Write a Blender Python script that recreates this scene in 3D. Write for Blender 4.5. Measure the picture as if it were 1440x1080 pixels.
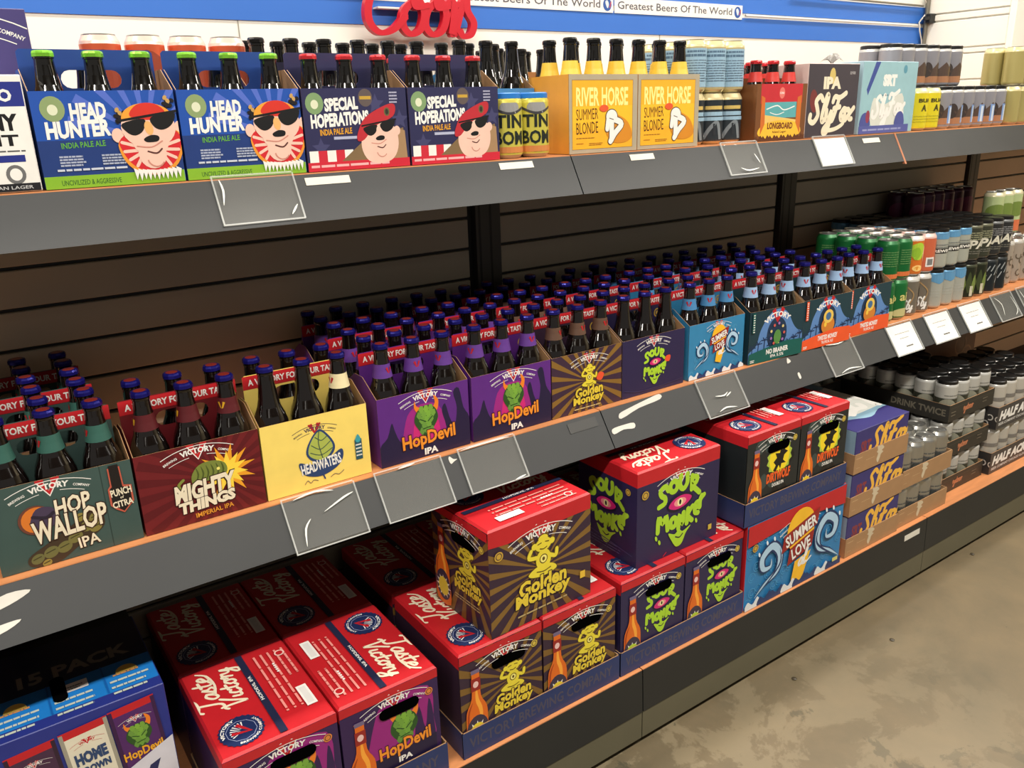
import bpy, bmesh, math, random
from mathutils import Vector, Matrix
from mathutils.geometry import tessellate_polygon
random.seed(7)
PI = math.pi
sin, cos = math.sin, math.cos
for o in list(bpy.data.objects):
    bpy.data.objects.remove(o)
S = bpy.context.scene
COL = S.collection

# ------------------------------------------------------------------ camera
F_PX, YAW, PITCH, ROLL = 1160.69, .605606, .316729, -.031788
fw = Vector((sin(YAW)*cos(PITCH), cos(YAW)*cos(PITCH), -sin(PITCH)))
rt0 = Vector((cos(YAW), -sin(YAW), 0)); up0 = rt0.cross(fw)
rt = cos(ROLL)*rt0 + sin(ROLL)*up0; up = -sin(ROLL)*rt0 + cos(ROLL)*up0
cam = bpy.data.cameras.new('camera'); camo = bpy.data.objects.new('camera', cam); COL.objects.link(camo)
M = Matrix.Identity(4)
for i in range(3):
    M[i][0], M[i][1], M[i][2] = rt[i], up[i], -fw[i]
M.translation = Vector((.01256, -1.313, .62729))
camo.matrix_world = M
cam.sensor_fit = 'HORIZONTAL'; cam.sensor_width = 36; cam.lens = 36*F_PX/1440
cam.clip_start = .05; cam.clip_end = 60
S.camera = camo
# ------------------------------------------------------------------ world, light, exposure
W = bpy.data.worlds.new('world'); S.world = W; W.use_nodes = True
W.node_tree.nodes['Background'].inputs[0].default_value = (1, .93, .84, 1)
W.node_tree.nodes['Background'].inputs[1].default_value = .15
def area(name, loc, sx, sy, power, colr, rot=(0, 0, 0)):
    l = bpy.data.lights.new(name, 'AREA'); l.shape = 'RECTANGLE'; l.size = sx; l.size_y = sy
    l.energy = power; l.color = colr
    o = bpy.data.objects.new(name, l); COL.objects.link(o); o.location = loc; o.rotation_euler = rot
    return o
LC = (1, .94, .85)
area('ceiling_tube_and_fill', (1.6, -1.40, 1.98), 7.5, .12, 180, LC)
area('ceiling_tube_and_fill', (1.6, -3.6, 1.98), 7.5, .12, 5, LC)
area('ceiling_tube_and_fill', (1.6, .30, 1.98), 7.5, .12, 75, LC)  # added lamp, out of view, that brightens the back wall
S.view_settings.view_transform = 'Standard'; S.view_settings.look = 'None'
S.view_settings.gamma = 1; S.view_settings.use_curve_mapping = False
S.view_settings.exposure = .25

# ------------------------------------------------------------------ materials
def lin(v):
    v /= 255.
    return v/12.92 if v <= .04045 else ((v+.055)/1.055)**2.4
MATS = {}
def principled(name, rgb, rough=.5, metal=0, coat=0, alpha=1, trans=0, emis=None, spec=.5):
    m = bpy.data.materials.new(name); m.use_nodes = True
    b = m.node_tree.nodes['Principled BSDF']
    b.inputs['Base Color'].default_value = (lin(rgb[0]), lin(rgb[1]), lin(rgb[2]), 1)
    b.inputs['Roughness'].default_value = rough; b.inputs['Metallic'].default_value = metal
    b.inputs['Coat Weight'].default_value = coat; b.inputs['Alpha'].default_value = alpha
    b.inputs['Transmission Weight'].default_value = trans
    b.inputs['Specular IOR Level'].default_value = spec
    return m
def noisy(m, amt=.12, scale=6, detail=5, rough_amt=0, bump=0, stretch=(1, 1, 1)):
    nt = m.node_tree; b = nt.nodes['Principled BSDF']
    base = tuple(b.inputs['Base Color'].default_value)
    tc = nt.nodes.new('ShaderNodeTexCoord'); mp = nt.nodes.new('ShaderNodeMapping'); mp.inputs['Scale'].default_value = stretch
    n = nt.nodes.new('ShaderNodeTexNoise'); n.inputs['Scale'].default_value = scale; n.inputs['Detail'].default_value = detail
    nt.links.new(tc.outputs['Object'], mp.inputs[0]); nt.links.new(mp.outputs[0], n.inputs['Vector'])
    r = nt.nodes.new('ShaderNodeValToRGB')
    r.color_ramp.elements[0].position = .3; r.color_ramp.elements[1].position = .7
    r.color_ramp.elements[0].color = tuple(c*(1-amt) for c in base[:3])+(1,)
    r.color_ramp.elements[1].color = tuple(min(1, c*(1+amt)) for c in base[:3])+(1,)
    nt.links.new(n.outputs['Fac'], r.inputs[0]); nt.links.new(r.outputs[0], b.inputs['Base Color'])
    if bump:
        bp = nt.nodes.new('ShaderNodeBump'); bp.inputs['Strength'].default_value = bump; bp.inputs['Distance'].default_value = .002
        nt.links.new(n.outputs['Fac'], bp.inputs['Height']); nt.links.new(bp.outputs[0], b.inputs['Normal'])
    return m
def ink(c, rough=.42, kind='ink'):
    k = (kind,)+tuple(c)
    if k not in MATS:
        if kind == 'ink':
            MATS[k] = noisy(principled('printed_ink', c, rough), .04, 30, 3)
        elif kind == 'metal':
            MATS[k] = principled('can_metal', c, .28, .85)
        elif kind == 'can':
            MATS[k] = principled('can_print', c, .3, .25)
        elif kind == 'foil':
            MATS[k] = principled('cap_metal', c, .25, .5)
        elif kind == 'plastic':
            MATS[k] = principled('plastic', c, .35)
    return MATS[k]
KRAFT = (168, 130, 92)
M_WOOD = noisy(principled('shelf_wood', (222, 148, 96), .45), .12, 8, 6, stretch=(1, 8, 8))
M_LIP = noisy(principled('grey_shelf_lip', (41, 43, 44), .5), .10, 5, 6)
M_LIPB = noisy(principled('dark_shelf_lip', (36, 38, 38), .5), .10, 5, 6)
M_PANEL = noisy(principled('slat_panel_laminate', (182, 172, 152), .6), .06, 3, 4)
M_POST = principled('upright_metal', (72, 70, 66), .45, .3)
M_DARK = principled('black_metal', (22, 22, 21), .5)
M_KICK = noisy(principled('kick_plate', (100, 96, 76), .5), .1, 4, 5)
M_RUST = principled('orange_trim', (178, 112, 76), .6)
M_GLASS = principled('brown_bottle_glass', (12, 6, 5), .09, spec=.7, coat=1)
M_GLASSB = principled('black_bottle_glass', (12, 11, 10), .09, spec=.7, coat=1)
M_CLEAR = principled('clear_sleeve', (225, 225, 215), .15, alpha=.035, spec=.5, coat=.15)
M_CREASE = principled('clear_sleeve_edge', (235, 238, 235), .2, alpha=.35, spec=.5, coat=.2)
M_WALLW = noisy(principled('white_wall', (246, 244, 234), .6), .02, 2, 3)
M_BLUE = noisy(principled('blue_wall_paint', (50, 112, 204), .55), .04, 2, 3)
M_HOLE = principled('painted_hole_shade', (5, 5, 5), 1, spec=0)  # flat black that paints in the shade inside hand holes
M_KRAFT = noisy(principled('kraft_cardboard', KRAFT, .7), .08, 25, 4)

def floor_mat():
    m = principled('stained_concrete', (150, 132, 104), .38)
    nt = m.node_tree; b = nt.nodes['Principled BSDF']; L = nt.links.new
    tc = nt.nodes.new('ShaderNodeTexCoord')
    def noise(scale, det, dist=0, rough=.55):
        n = nt.nodes.new('ShaderNodeTexNoise'); n.inputs['Scale'].default_value = scale; n.inputs['Detail'].default_value = det
        n.inputs['Distortion'].default_value = dist; n.inputs['Roughness'].default_value = rough
        L(tc.outputs['Object'], n.inputs['Vector']); return n
    def ramp(src, stops):
        r = nt.nodes.new('ShaderNodeValToRGB'); e = r.color_ramp.elements
        e[0].position, e[0].color = stops[0][0], stops[0][1]; e[1].position, e[1].color = stops[-1][0], stops[-1][1]
        for p, c in stops[1:-1]:
            q = e.new(p); q.color = c
        L(src, r.inputs[0]); return r
    g = lambda r, gg, bb: (lin(r), lin(gg), lin(bb), 1)
    base = ramp(noise(1.9, 12, .3, .68).outputs['Fac'], [(.30, g(98, 90, 71)), (.5, g(116, 103, 80)), (.70, g(130, 114, 87))])
    pale = ramp(noise(3.6, 13, .35, .68).outputs['Fac'], [(.50, (0, 0, 0, 1)), (.53, (1, 1, 1, 1))])
    grey = ramp(noise(4.2, 13, .3, .7).outputs['Fac'], [(.56, (0, 0, 0, 1)), (.575, (1, 1, 1, 1))])
    speck = ramp(noise(45, 3).outputs['Fac'], [(.73, (0, 0, 0, 1)), (.76, (1, 1, 1, 1))])
    # the worn patches lie along the foot of the shelving
    sep = nt.nodes.new('ShaderNodeSeparateXYZ'); L(tc.outputs['Object'], sep.inputs[0])
    near = nt.nodes.new('ShaderNodeMapRange'); near.inputs[1].default_value = 2.2; near.inputs[2].default_value = 1.2
    L(sep.outputs[0], near.inputs[0])
    def mul(a, b_):
        q = nt.nodes.new('ShaderNodeMath'); q.operation = 'MULTIPLY'; L(a, q.inputs[0])
        if isinstance(b_, float): q.inputs[1].default_value = b_
        else: L(b_, q.inputs[1])
        return q.outputs[0]
    def mix(fac, a, c):
        q = nt.nodes.new('ShaderNodeMix'); q.data_type = 'RGBA'; L(fac, q.inputs[0]); L(a, q.inputs[6]); q.inputs[7].default_value = c
        return q.outputs[2]
    c1 = mix(mul(mul(pale.outputs[0], near.outputs[0]), .55), base.outputs[0], g(147, 134, 108))
    c2 = mix(mul(mul(grey.outputs[0], near.outputs[0]), .75), c1, g(74, 72, 58))
    c3 = mix(mul(speck.outputs[0], .5), c2, g(70, 62, 48))
    L(c3, b.inputs['Base Color'])
    bp = nt.nodes.new('ShaderNodeBump'); bp.inputs['Strength'].default_value = .15; bp.inputs['Distance'].default_value = .004
    L(noise(9, 8).outputs['Fac'], bp.inputs['Height']); L(bp.outputs[0], b.inputs['Normal'])
    return m

# ------------------------------------------------------------------ mesh builder
class MB:
    def __init__(s):
        s.v, s.f, s.m, s.mats, s.smooth = [], [], [], [], []
    def mi(s, mat):
        if isinstance(mat, tuple): mat = ink(mat)
        if mat not in s.mats: s.mats.append(mat)
        return s.mats.index(mat)
    def add(s, vs, fs, mat, smooth=False):
        b = len(s.v); k = s.mi(mat)
        s.v += [tuple(q) for q in vs]
        for f in fs:
            s.f.append([b+i for i in f]); s.m.append(k); s.smooth.append(smooth)
    def box(s, x0, x1, y0, y1, z0, z1, mat, bev=0):
        if bev:
            bm = bmesh.new(); bmesh.ops.create_cube(bm, size=1)
            for v in bm.verts:
                v.co = Vector(((x0+x1)/2+v.co.x*(x1-x0), (y0+y1)/2+v.co.y*(y1-y0), (z0+z1)/2+v.co.z*(z1-z0)))
            bmesh.ops.bevel(bm, geom=bm.edges[:], offset=bev, segments=1, affect='EDGES')
            bm.verts.index_update()
            s.add([v.co[:] for v in bm.verts], [[v.index for v in f.verts] for f in bm.faces], mat); bm.free(); return
        s.add([(x, y, z) for z in (z0, z1) for y in (y0, y1) for x in (x0, x1)],
              [(0, 2, 3, 1), (4, 5, 7, 6), (0, 1, 5, 4), (2, 6, 7, 3), (0, 4, 6, 2), (1, 3, 7, 5)], mat)
    def quad(s, a, b, c, d, mat):
        s.add([a, b, c, d], [(0, 1, 2, 3)], mat)
    def lathe(s, prof, mat, n=16, c=(0, 0), mats=None, wob=0, smooth=True, cap0=True, cap1=True):
        vs = []
        for (r, z) in prof:
            for i in range(n):
                rr = r*(1+(wob if i % 2 else 0)); a = 2*PI*i/n
                vs.append((c[0]+rr*cos(a), c[1]+rr*sin(a), z))
        for j in range(len(prof)-1):
            fs = [(j*n+i, j*n+(i+1) % n, (j+1)*n+(i+1) % n, (j+1)*n+i) for i in range(n)]
            base = [vs[q] for q in range(j*n, (j+2)*n)]
            s.add(base, [tuple(q-j*n for q in f) for f in fs], mats[j] if mats else mat, smooth)
        if cap0: s.add(vs[:n], [tuple(reversed(range(n)))], mats[0] if mats else mat)
        if cap1: s.add(vs[-n:], [tuple(range(n))], mats[-1] if mats else mat)
    def prism(s, loops, fr, t, mat, back=None):
        """outline (with holes) in 2D, swept along the frame's normal from 0 to -t"""
        back = back or mat
        pts = [Vector((p[0], p[1], 0)) for l in loops for p in l]
        tri = tessellate_polygon([[Vector((p[0], p[1], 0)) for p in l] for l in loops])
        n = len(pts)
        A = [fr(p.x, p.y, 0) for p in pts]; B = [fr(p.x, p.y, -t) for p in pts]
        s.add(A, [tuple(q) for q in tri], mat); s.add(B, [tuple(q) for q in tri], back)
        k = 0
        for l in loops:
            m = len(l)
            for i in range(m):
                a, b = k+i, k+(i+1) % m
                s.quad(A[a], A[b], B[b], B[a], back)
            k += m
    def mesh(s, name):
        me = bpy.data.meshes.new(name); me.from_pydata(s.v, [], s.f)
        for m in s.mats: me.materials.append(m)
        me.polygons.foreach_set('material_index', s.m); me.polygons.foreach_set('use_smooth', s.smooth)
        me.update(); return me
    def obj(s, name, parent=None, loc=None):
        o = bpy.data.objects.new(name, s.mesh(name)); COL.objects.link(o)
        if parent: o.parent = parent
        if loc: o.location = loc
        return o
def plane(o, u, v):
    o, u, v = Vector(o), Vector(u), Vector(v); n = u.cross(v).normalized()
    return lambda x, y, h: o+u*x+v*y+n*h
FRONT = lambda x, y, z: plane((x, y, z), (1, 0, 0), (0, 0, 1))      # faces -Y
LEFT = lambda x, y, z: plane((x, y, z), (0, -1, 0), (0, 0, 1))      # faces -X, u runs towards the viewer
RIGHT = lambda x, y, z: plane((x, y, z), (0, 1, 0), (0, 0, 1))
TOP = lambda x, y, z: plane((x, y, z), (1, 0, 0), (0, 1, 0))
def cylf(r, z0, ang=-PI/2, c=(0, 0)):
    return lambda x, y, h: Vector((c[0]+(r+h)*cos(ang+x/r), c[1]+(r+h)*sin(ang+x/r), z0+y))

# ------------------------------------------------------------------ flat artwork
TXT = {}
def text_unit(t, bold):
    k = (t, bold)
    if k in TXT: return TXT[k]
    cu = bpy.data.curves.new('t', 'FONT'); cu.body = t; cu.resolution_u = 2; cu.offset = bold; cu.fill_mode = 'FRONT'
    o = bpy.data.objects.new('t', cu); COL.objects.link(o)
    me = o.to_mesh()
    vs = [(v.co.x, v.co.y) for v in me.vertices]; fs = [tuple(p.vertices) for p in me.polygons]
    o.to_mesh_clear(); bpy.data.objects.remove(o); bpy.data.curves.remove(cu)
    if not vs: vs = [(0, 0), (1, 1)]
    x0, x1 = min(v[0] for v in vs), max(v[0] for v in vs); y0, y1 = min(v[1] for v in vs), max(v[1] for v in vs)
    r = ([((x-x0)/(x1-x0), (y-y0)/(y1-y0)) for x, y in vs], fs)
    TXT[k] = r; return r
def smooth_pts(p, n=5, closed=False):
    out = []; m = len(p)
    for i in range(m if closed else m-1):
        a = p[(i-1) % m] if (closed or i) else p[0]; b = p[i]; c = p[(i+1) % m]
        d = p[(i+2) % m] if (closed or i+2 < m) else p[-1]
        for k in range(n):
            t = k/n
            out.append(tuple(.5*((2*b[j])+(-a[j]+c[j])*t+(2*a[j]-5*b[j]+4*c[j]-d[j])*t*t+(-a[j]+3*b[j]-3*c[j]+d[j])*t**3) for j in (0, 1)))
    if not closed: out.append(tuple(p[-1][:2]))
    return out
def clip(p, w, h):
    for ax, lim, sg in ((0, 0, 1), (0, w, -1), (1, 0, 1), (1, h, -1)):
        q = []
        for i in range(len(p)):
            a, b = p[i-1], p[i]; da, db = (a[ax]-lim)*sg, (b[ax]-lim)*sg
            if (da < 0) != (db < 0):
                t = da/(da-db); q.append((a[0]+(b[0]-a[0])*t, a[1]+(b[1]-a[1])*t))
            if db >= 0: q.append(b)
        p = q
        if not p: return p
    return p
class Art:
    def __init__(s, mb, fr, w, h, sc=1, ox=0, oy=0, lay=None, rot=0, cyl=False):
        s.cyl = cyl
        s.mb, s.fr, s.w, s.h, s.sc, s.ox, s.oy = mb, fr, w, h, sc, ox, oy
        s.lay = lay or [1]; s.rot = rot
    def T(s, x, y):
        if s.rot: x, y = x*cos(s.rot)-y*sin(s.rot), x*sin(s.rot)+y*cos(s.rot)
        return s.ox+x*s.sc, s.oy+y*s.sc
    def sub(s, x, y, sc, rot=0):
        X, Y = s.T(x, y)
        return Art(s.mb, s.fr, s.w, s.h, s.sc*sc, X, Y, s.lay, s.rot+math.radians(rot), s.cyl)
    def put(s, pts, fs, col, step=0):
        """step lifts each following face a hair, so that lettering may cross itself"""
        s.lay[0] += 1; h = s.lay[0]*1.6e-5+1e-4; P = [s.T(x, y) for x, y in pts]; m = ink(col)
        if step: s.lay[0] += min(6, len(fs)*step/1.6e-5); step = min(step, 9.6e-5/len(fs))
        st = .0085; W2 = s.w/2; hid = False
        for n_, f in enumerate(fs):
            q = [P[i] for i in f]; g = h+n_*step
            if s.cyl:       # wrap round the can in narrow strips
                x0, x1 = max(-W2, min(p[0] for p in q)), min(W2, max(p[0] for p in q)); k = math.floor(x0/st)
                while k*st < x1:
                    a, b = max(k*st, -W2), min((k+1)*st, W2); k += 1
                    c = clip([(p[0]-a, p[1]) for p in q], b-a, s.h)
                    if len(c) > 2: s.mb.add([s.fr(p[0]+a, p[1], g+.0004) for p in c], [tuple(range(len(c)))], m)
                continue
            if min(p[0] for p in q) < -1e-6 or max(p[0] for p in q) > s.w+1e-6 or min(p[1] for p in q) < -1e-6 or max(p[1] for p in q) > s.h+1e-6: q = clip(q, s.w, s.h)
            if len(q) > 2: s.mb.add([s.fr(p[0], p[1], g) for p in q], [tuple(range(len(q)))], m)
    def poly(s, pts, col, cl=True):
        try: tri = tessellate_polygon([[Vector((p[0], p[1], 0)) for p in pts]])
        except Exception: return
        s.put(pts, [tuple(t) for t in tri], col)
    def blob(s, pts, col, n=4): s.poly(smooth_pts(pts, n, True), col)
    def rect(s, x, y, w, h, col):
        s.put([(x, y), (x+w, y), (x+w, y+h), (x, y+h)], [(0, 1, 2, 3)], col)
    def bg(s, col, n=1):
        w, h = s.w/s.sc, s.h/s.sc
        for i in range(n): s.rect(w*i/n, 0, w/n, h, col)
    def ell(s, cx, cy, rx, ry, col, rot=0, n=20, a0=0, a1=360):
        c, d = cos(math.radians(rot)), sin(math.radians(rot)); p = []
        full = (a1-a0) >= 360
        for i in range(n if full else n+1):
            a = math.radians(a0+(a1-a0)*i/n); x, y = rx*cos(a), ry*sin(a); p.append((cx+x*c-y*d, cy+x*d+y*c))
        s.put(p, [tuple(range(len(p)))], col)
    def stroke(s, pts, w, col, sm=5, taper=False, caps=True):
        p = smooth_pts(pts, sm) if sm else list(pts); vs = []; n = len(p)
        for i in range(n):
            a = p[max(0, i-1)]; b = p[min(n-1, i+1)]; dx, dy = b[0]-a[0], b[1]-a[1]; l = math.hypot(dx, dy) or 1
            ww = w/2
            if taper: ww *= max(.08, sin(PI*(i+.3)/(n-.4)))
            vs += [(p[i][0]-dy/l*ww, p[i][1]+dx/l*ww), (p[i][0]+dy/l*ww, p[i][1]-dx/l*ww)]
        s.put(vs, [(2*i, 2*i+1, 2*i+3, 2*i+2) for i in range(n-1)], col, 2.5e-6)
        if caps and not taper:
            for e in (p[0], p[-1]): s.ell(e[0], e[1], w/2, w/2, col, n=10)
    def text(s, t, x, y, w, h, col, bold=.02, rot=0, slant=0, out=None, ow=.045):
        """lettering stretched to fill the box x, y, w, h"""
        if out: s.text(t, x-.012*w, y-.05*h, w*1.024, h*1.1, out, bold+ow, rot, slant)
        vs, fs = text_unit(t, bold); c, d = cos(math.radians(rot)), sin(math.radians(rot)); p = []
        for a, b in vs:
            X, Y = (a-.5)*w+slant*(b-.5)*h, (b-.5)*h; p.append((x+w/2+X*c-Y*d, y+h/2+X*d+Y*c))
        s.put(p, fs, col, 1e-6)
    def arc(s, t, cx, cy, r, h, span, col, bold=.03, mid=90, flip=False):
        vs, fs = text_unit(t, bold); p = []
        for a, b in vs:
            if flip: an = math.radians(mid+(a-.5)*span); rr = r-b*h
            else: an = math.radians(mid-(a-.5)*span); rr = r+b*h
            p.append((cx+rr*cos(an), cy+rr*sin(an)))
        s.put(p, fs, col, 1e-6)
    def arcline(s, cx, cy, r, a0, a1, w, col):
        s.stroke([(cx+r*cos(math.radians(a0+(a1-a0)*i/10)), cy+r*sin(math.radians(a0+(a1-a0)*i/10))) for i in range(11)], w, col, 0, caps=False)
    def rays(s, cx, cy, n, col, R=3, duty=.5, a0=0):
        for i in range(n):
            a = 2*PI*(i+a0)/n; b = a+2*PI*duty/n
            s.poly([(cx, cy), (cx+R*cos(a), cy+R*sin(a)), (cx+R*cos(b), cy+R*sin(b))], col)
    def lines(s, x, y, w, n, dy, th, col, ragged=.2):
        """print too small to read"""
        rr = random.Random(int(x*977+y*331+n))
        for i in range(n):
            X = x; end = x+w*(1-ragged*rr.random())
            while X < end:
                ww = min(end-X, w*(.08+.16*rr.random())); s.rect(X, y-i*dy, ww, th, col); X += ww+w*.02
    def star(s, cx, cy, r, n, col, inner=.6, a0=90):
        p = []
        for i in range(2*n):
            a = math.radians(a0)+PI*i/n; q = r if i % 2 == 0 else r*inner; p.append((cx+q*cos(a), cy+q*sin(a)))
        s.poly(p, col)
WHT, CRM, RED, NAVY, BLK = (240, 238, 232), (238, 226, 198), (190, 32, 40), (34, 38, 78), (20, 20, 22)

SCRIPT = {  # brush-letter skeletons: (advance, strokes)
 'T': (.62, [[(0, .88), (.1, 1.02), (.35, .95), (.65, .98), (.8, 1.08)], [(.42, .97), (.38, .5), (.3, .08), (.12, .0), (.05, .12)]]),
 'V': (.62, [[(0, .9), (.1, 1.02), (.2, .85), (.27, .1), (.32, .05), (.5, .6), (.72, 1.05)]]),
 'a': (.44, [[(.38, .42), (.22, .48), (.05, .25), (.12, .04), (.28, .12), (.38, .42), (.36, .12), (.5, .06)]]),
 's': (.34, [[(.0, .06), (.2, .52), (.2, .3), (.3, .12), (.18, .0), (.05, .06)]]),
 't': (.32, [[(.16, .78), (.1, .2), (.2, .02), (.32, .1)], [(.0, .5), (.34, .55)]]),
 'e': (.38, [[(.05, .2), (.3, .34), (.22, .5), (.06, .3), (.12, .04), (.38, .1)]]),
 'i': (.22, [[(.08, .45), (.06, .1), (.22, .08)]]),
 'c': (.36, [[(.3, .42), (.16, .48), (.05, .22), (.14, .02), (.36, .12)]]),
 'o': (.42, [[(.2, .48), (.05, .26), (.14, .02), (.32, .12), (.3, .4), (.2, .48), (.44, .42)]]),
 'r': (.34, [[(.02, .3), (.1, .52), (.2, .42), (.14, .04)], [(.16, .3), (.26, .46), (.36, .42)]]),
 'y': (.4, [[(.04, .46), (.08, .16), (.22, .1), (.36, .46), (.3, -.3), (.1, -.42), (.06, -.25), (.42, .1)]]),
 'S': (.62, [[(.58, .86), (.4, 1.02), (.2, .82), (.34, .55), (.44, .28), (.26, .02), (.02, .1), (.0, .3)]]),
 'l': (.26, [[(.2, .55), (.26, 1.0), (.16, 1.0), (.08, .3), (.14, .04), (.28, .12)]]),
 'F': (.6, [[(.0, .78), (.08, .98), (.4, .94), (.75, 1.12)], [(.36, .95), (.28, .4), (.16, .0), (.02, .06)], [(.14, .5), (.5, .56)]]),
 'x': (.42, [[(.02, .44), (.14, .4), (.24, .06), (.4, .04)], [(.42, .5), (.22, .26), (.0, .0)]]),
 ' ': (.2, []),
}
def script(a, t, x, y, h, col, w=.13, sx=1, slant=.18):
    X = x
    for ch in t:
        adv, st = SCRIPT[ch]
        for q in st:
            a.stroke([(X+(p[0]+slant*p[1])*h*sx, y+p[1]*h) for p in q], w*h, col, 4)
        X += adv*h*sx
# ---- emblems (each about one unit wide)
def vic(a, x, y, w, col=WHT, dark=False, simple=False):
    """arched brewery name with a red V behind it"""
    b = a.sub(x, y, w)
    b.stroke([(.40, .30), (.5, .10), (.60, .30)], .085, WHT if not dark else RED, 0, caps=False)
    b.stroke([(.41, .29), (.5, .11), (.59, .29)], .06, RED, 0, caps=False)
    b.rect(.36, .275, .10, .03, RED); b.rect(.54, .275, .10, .03, RED)
    b.arc('VICTORY', .5, -.86, 1.02, .085, 25, col, .04)
    if not simple:
        b.arc('BREWING', .5, -.86, 1.03, .035, 11, col, .02, 90+21); b.arc('COMPANY', .5, -.86, 1.03, .035, 11, col, .02, 90-21)
    b.arcline(.5, -.86, 1.135, 64, 116, .010, col); b.arcline(.5, -.86, .985, 66, 83, .008, col); b.arcline(.5, -.86, .985, 97, 114, .008, col)
def cone(a, x, y, h, g=(108, 158, 62), dk=(42, 82, 34), horns=True):
    b = a.sub(x, y, h)
    if horns:
        b.poly(smooth_pts([(-.22, .72), (-.36, .9), (-.34, 1.12), (-.28, .95), (-.1, .86)], 4, True), (236, 130, 40))
        b.poly(smooth_pts([(.2, .78), (.3, .95), (.27, 1.18), (.42, 1.0), (.36, .72)], 4, True), (236, 130, 40))
    b.blob([(0, 0), (-.22, .2), (-.38, .5), (-.28, .8), (0, .93), (.28, .82), (.38, .5), (.2, .2)], dk)
    for j in range(5):
        for i in range(-2, 3):
            X = i*.15+(.075 if j % 2 else 0); Y = .1+j*.16
            if abs(X) > .31-abs(j-2.6)*.055: continue
            b.poly([(X, Y-.04), (X-.085, Y+.08), (X-.03, Y+.2), (X+.06, Y+.18), (X+.085, Y+.06)], (g[0]+j*5-abs(i)*9, g[1]+j*5-abs(i)*12, g[2]))
    for q in ((-.2, .55, -.02, .45), (.2, .57, .05, .45), (-.12, .25, .12, .27)):
        b.stroke([(q[0], q[1]), (q[2], q[3])], .03, dk, 0)
def monkey(a, x, y, h, col=(232, 214, 62), ln=(96, 78, 28)):
    """seated three-armed figure, simplified"""
    b = a.sub(x, y, h)
    for c_, g in ((ln, .022), (col, 0)):
        b.blob([(-.34, .0-g), (-.44-g, .1), (-.2, .22+g), (.12, .22), (.34+g, .12), (.36+g, .0-g), (0, -.06-g)], c_)
        b.ell(0, .36, .22+g, .26+g, c_)
        b.ell(0, .74, .24+g, .17+g, c_); b.ell(0, .9, .14+g, .09+g, c_)
        b.ell(-.26, .76, .08+g, .08+g, c_); b.ell(.26, .76, .08+g, .08+g, c_)
        b.stroke([(.18, .42), (.36, .34), (.4, .5)], .1+2*g, c_); b.stroke([(-.18, .46), (-.42, .52), (-.36, .68)], .1+2*g, c_)
    b.ell(0, .38, .12, .12, ln); b.ell(0, .38, .095, .095, (246, 236, 130)); b.ell(0, .38, .04, .05, ln)
    b.stroke([(-.16, .78), (-.06, .8)], .025, ln, 0); b.stroke([(.06, .8), (.16, .78)], .025, ln, 0)
    b.stroke([(-.1, .66), (0, .63), (.1, .66)], .025, ln); b.stroke([(-.2, .1), (0, .06), (.2, .1)], .025, ln)
def sourface(a, x, y, h):
    """bulbous lime lettering heaped round a single eye"""
    g, dk = (172, 214, 52), (28, 22, 48); b = a.sub(x, y, h); w = .10
    ring = lambda cx, cy, rx, ry: [(cx+rx*cos(k*PI/5), cy+ry*sin(k*PI/5)) for k in range(11)]
    for q in ([(-.28, .80), (-.36, .90), (-.47, .84), (-.44, .74), (-.36, .68), (-.36, .58), (-.50, .54)], ring(-.15, .84, .09, .10), [(.02, 1.0), (-.0, .82), (.09, .73), (.18, .82), (.18, .99)],
              [(.30, .92), (.30, .66)], [(.30, .90), (.43, .86), (.40, .76), (.30, .74), (.44, .60), (.5, .54)],
              [(-.52, .06), (-.50, .34), (-.40, .20), (-.32, .32), (-.28, .04)], ring(-.14, .14, .07, .09), [(-.01, -.02), (-.0, .24), (.09, .04), (.11, .26)],
              [(.22, .30), (.20, .02)], [(.33, .32), (.22, .17), (.33, .04)], [(.50, .36), (.41, .34), (.40, .18), (.48, .14)], [(.41, .26), (.48, .27)], [(.56, .46), (.52, .38)], [(.62, .46), (.53, .38), (.52, .24)]):
        b.stroke(q, w, g, 4)
    b.blob([(-.26, -.04), (-.18, -.2), (-.06, -.36), (.08, -.34), (.18, -.16), (.30, -.04), (.1, -.1), (0, -.03), (-.1, -.1)], g); b.stroke([(-.08, -.16), (.02, -.2), (.1, -.15)], .025, dk, 3)
    for q in ((-.56, -.04), (-.48, -.14), (.44, .0)): b.ell(q[0], q[1], .028, .055, g, 20, 10)
    b.blob([(-.30, .47), (-.16, .62), (.1, .66), (.34, .54), (.18, .38), (-.12, .35)], dk)
    b.blob([(-.27, .47), (-.14, .59), (.1, .62), (.30, .53), (.15, .41), (-.1, .38)], (212, 34, 118)); b.ell(.01, .5, .15, .08, (240, 150, 150)); b.ell(.01, .5, .07, .075, (244, 232, 170)); b.ell(.01, .5, .028, .05, BLK)
def waves(a, x, y, h, m=1):
    b = a.sub(x, y, h); w = (176, 210, 234); d = (24, 50, 96)
    for col, k in ((d, .05), (w, 0)):
        b.stroke([(-.42*m, -.3), (-.1*m, -.08), (.3*m, .12), (.36*m, .5), (.1*m, .78), (-.22*m, .6), (-.18*m, .32), (.06*m, .3), (.08*m, .48)], .17+k*2, col, 5, True)
    b.stroke([(-.3*m, -.24), (.12*m, .02), (.4*m, .3), (.34*m, .66)], .05, d, 5, True)
    for q in ((-.34, .72), (-.1, .92), (.14, .94)): b.ell(q[0]*m, q[1], .03, .06, (230, 240, 246), 20, 10)
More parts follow.
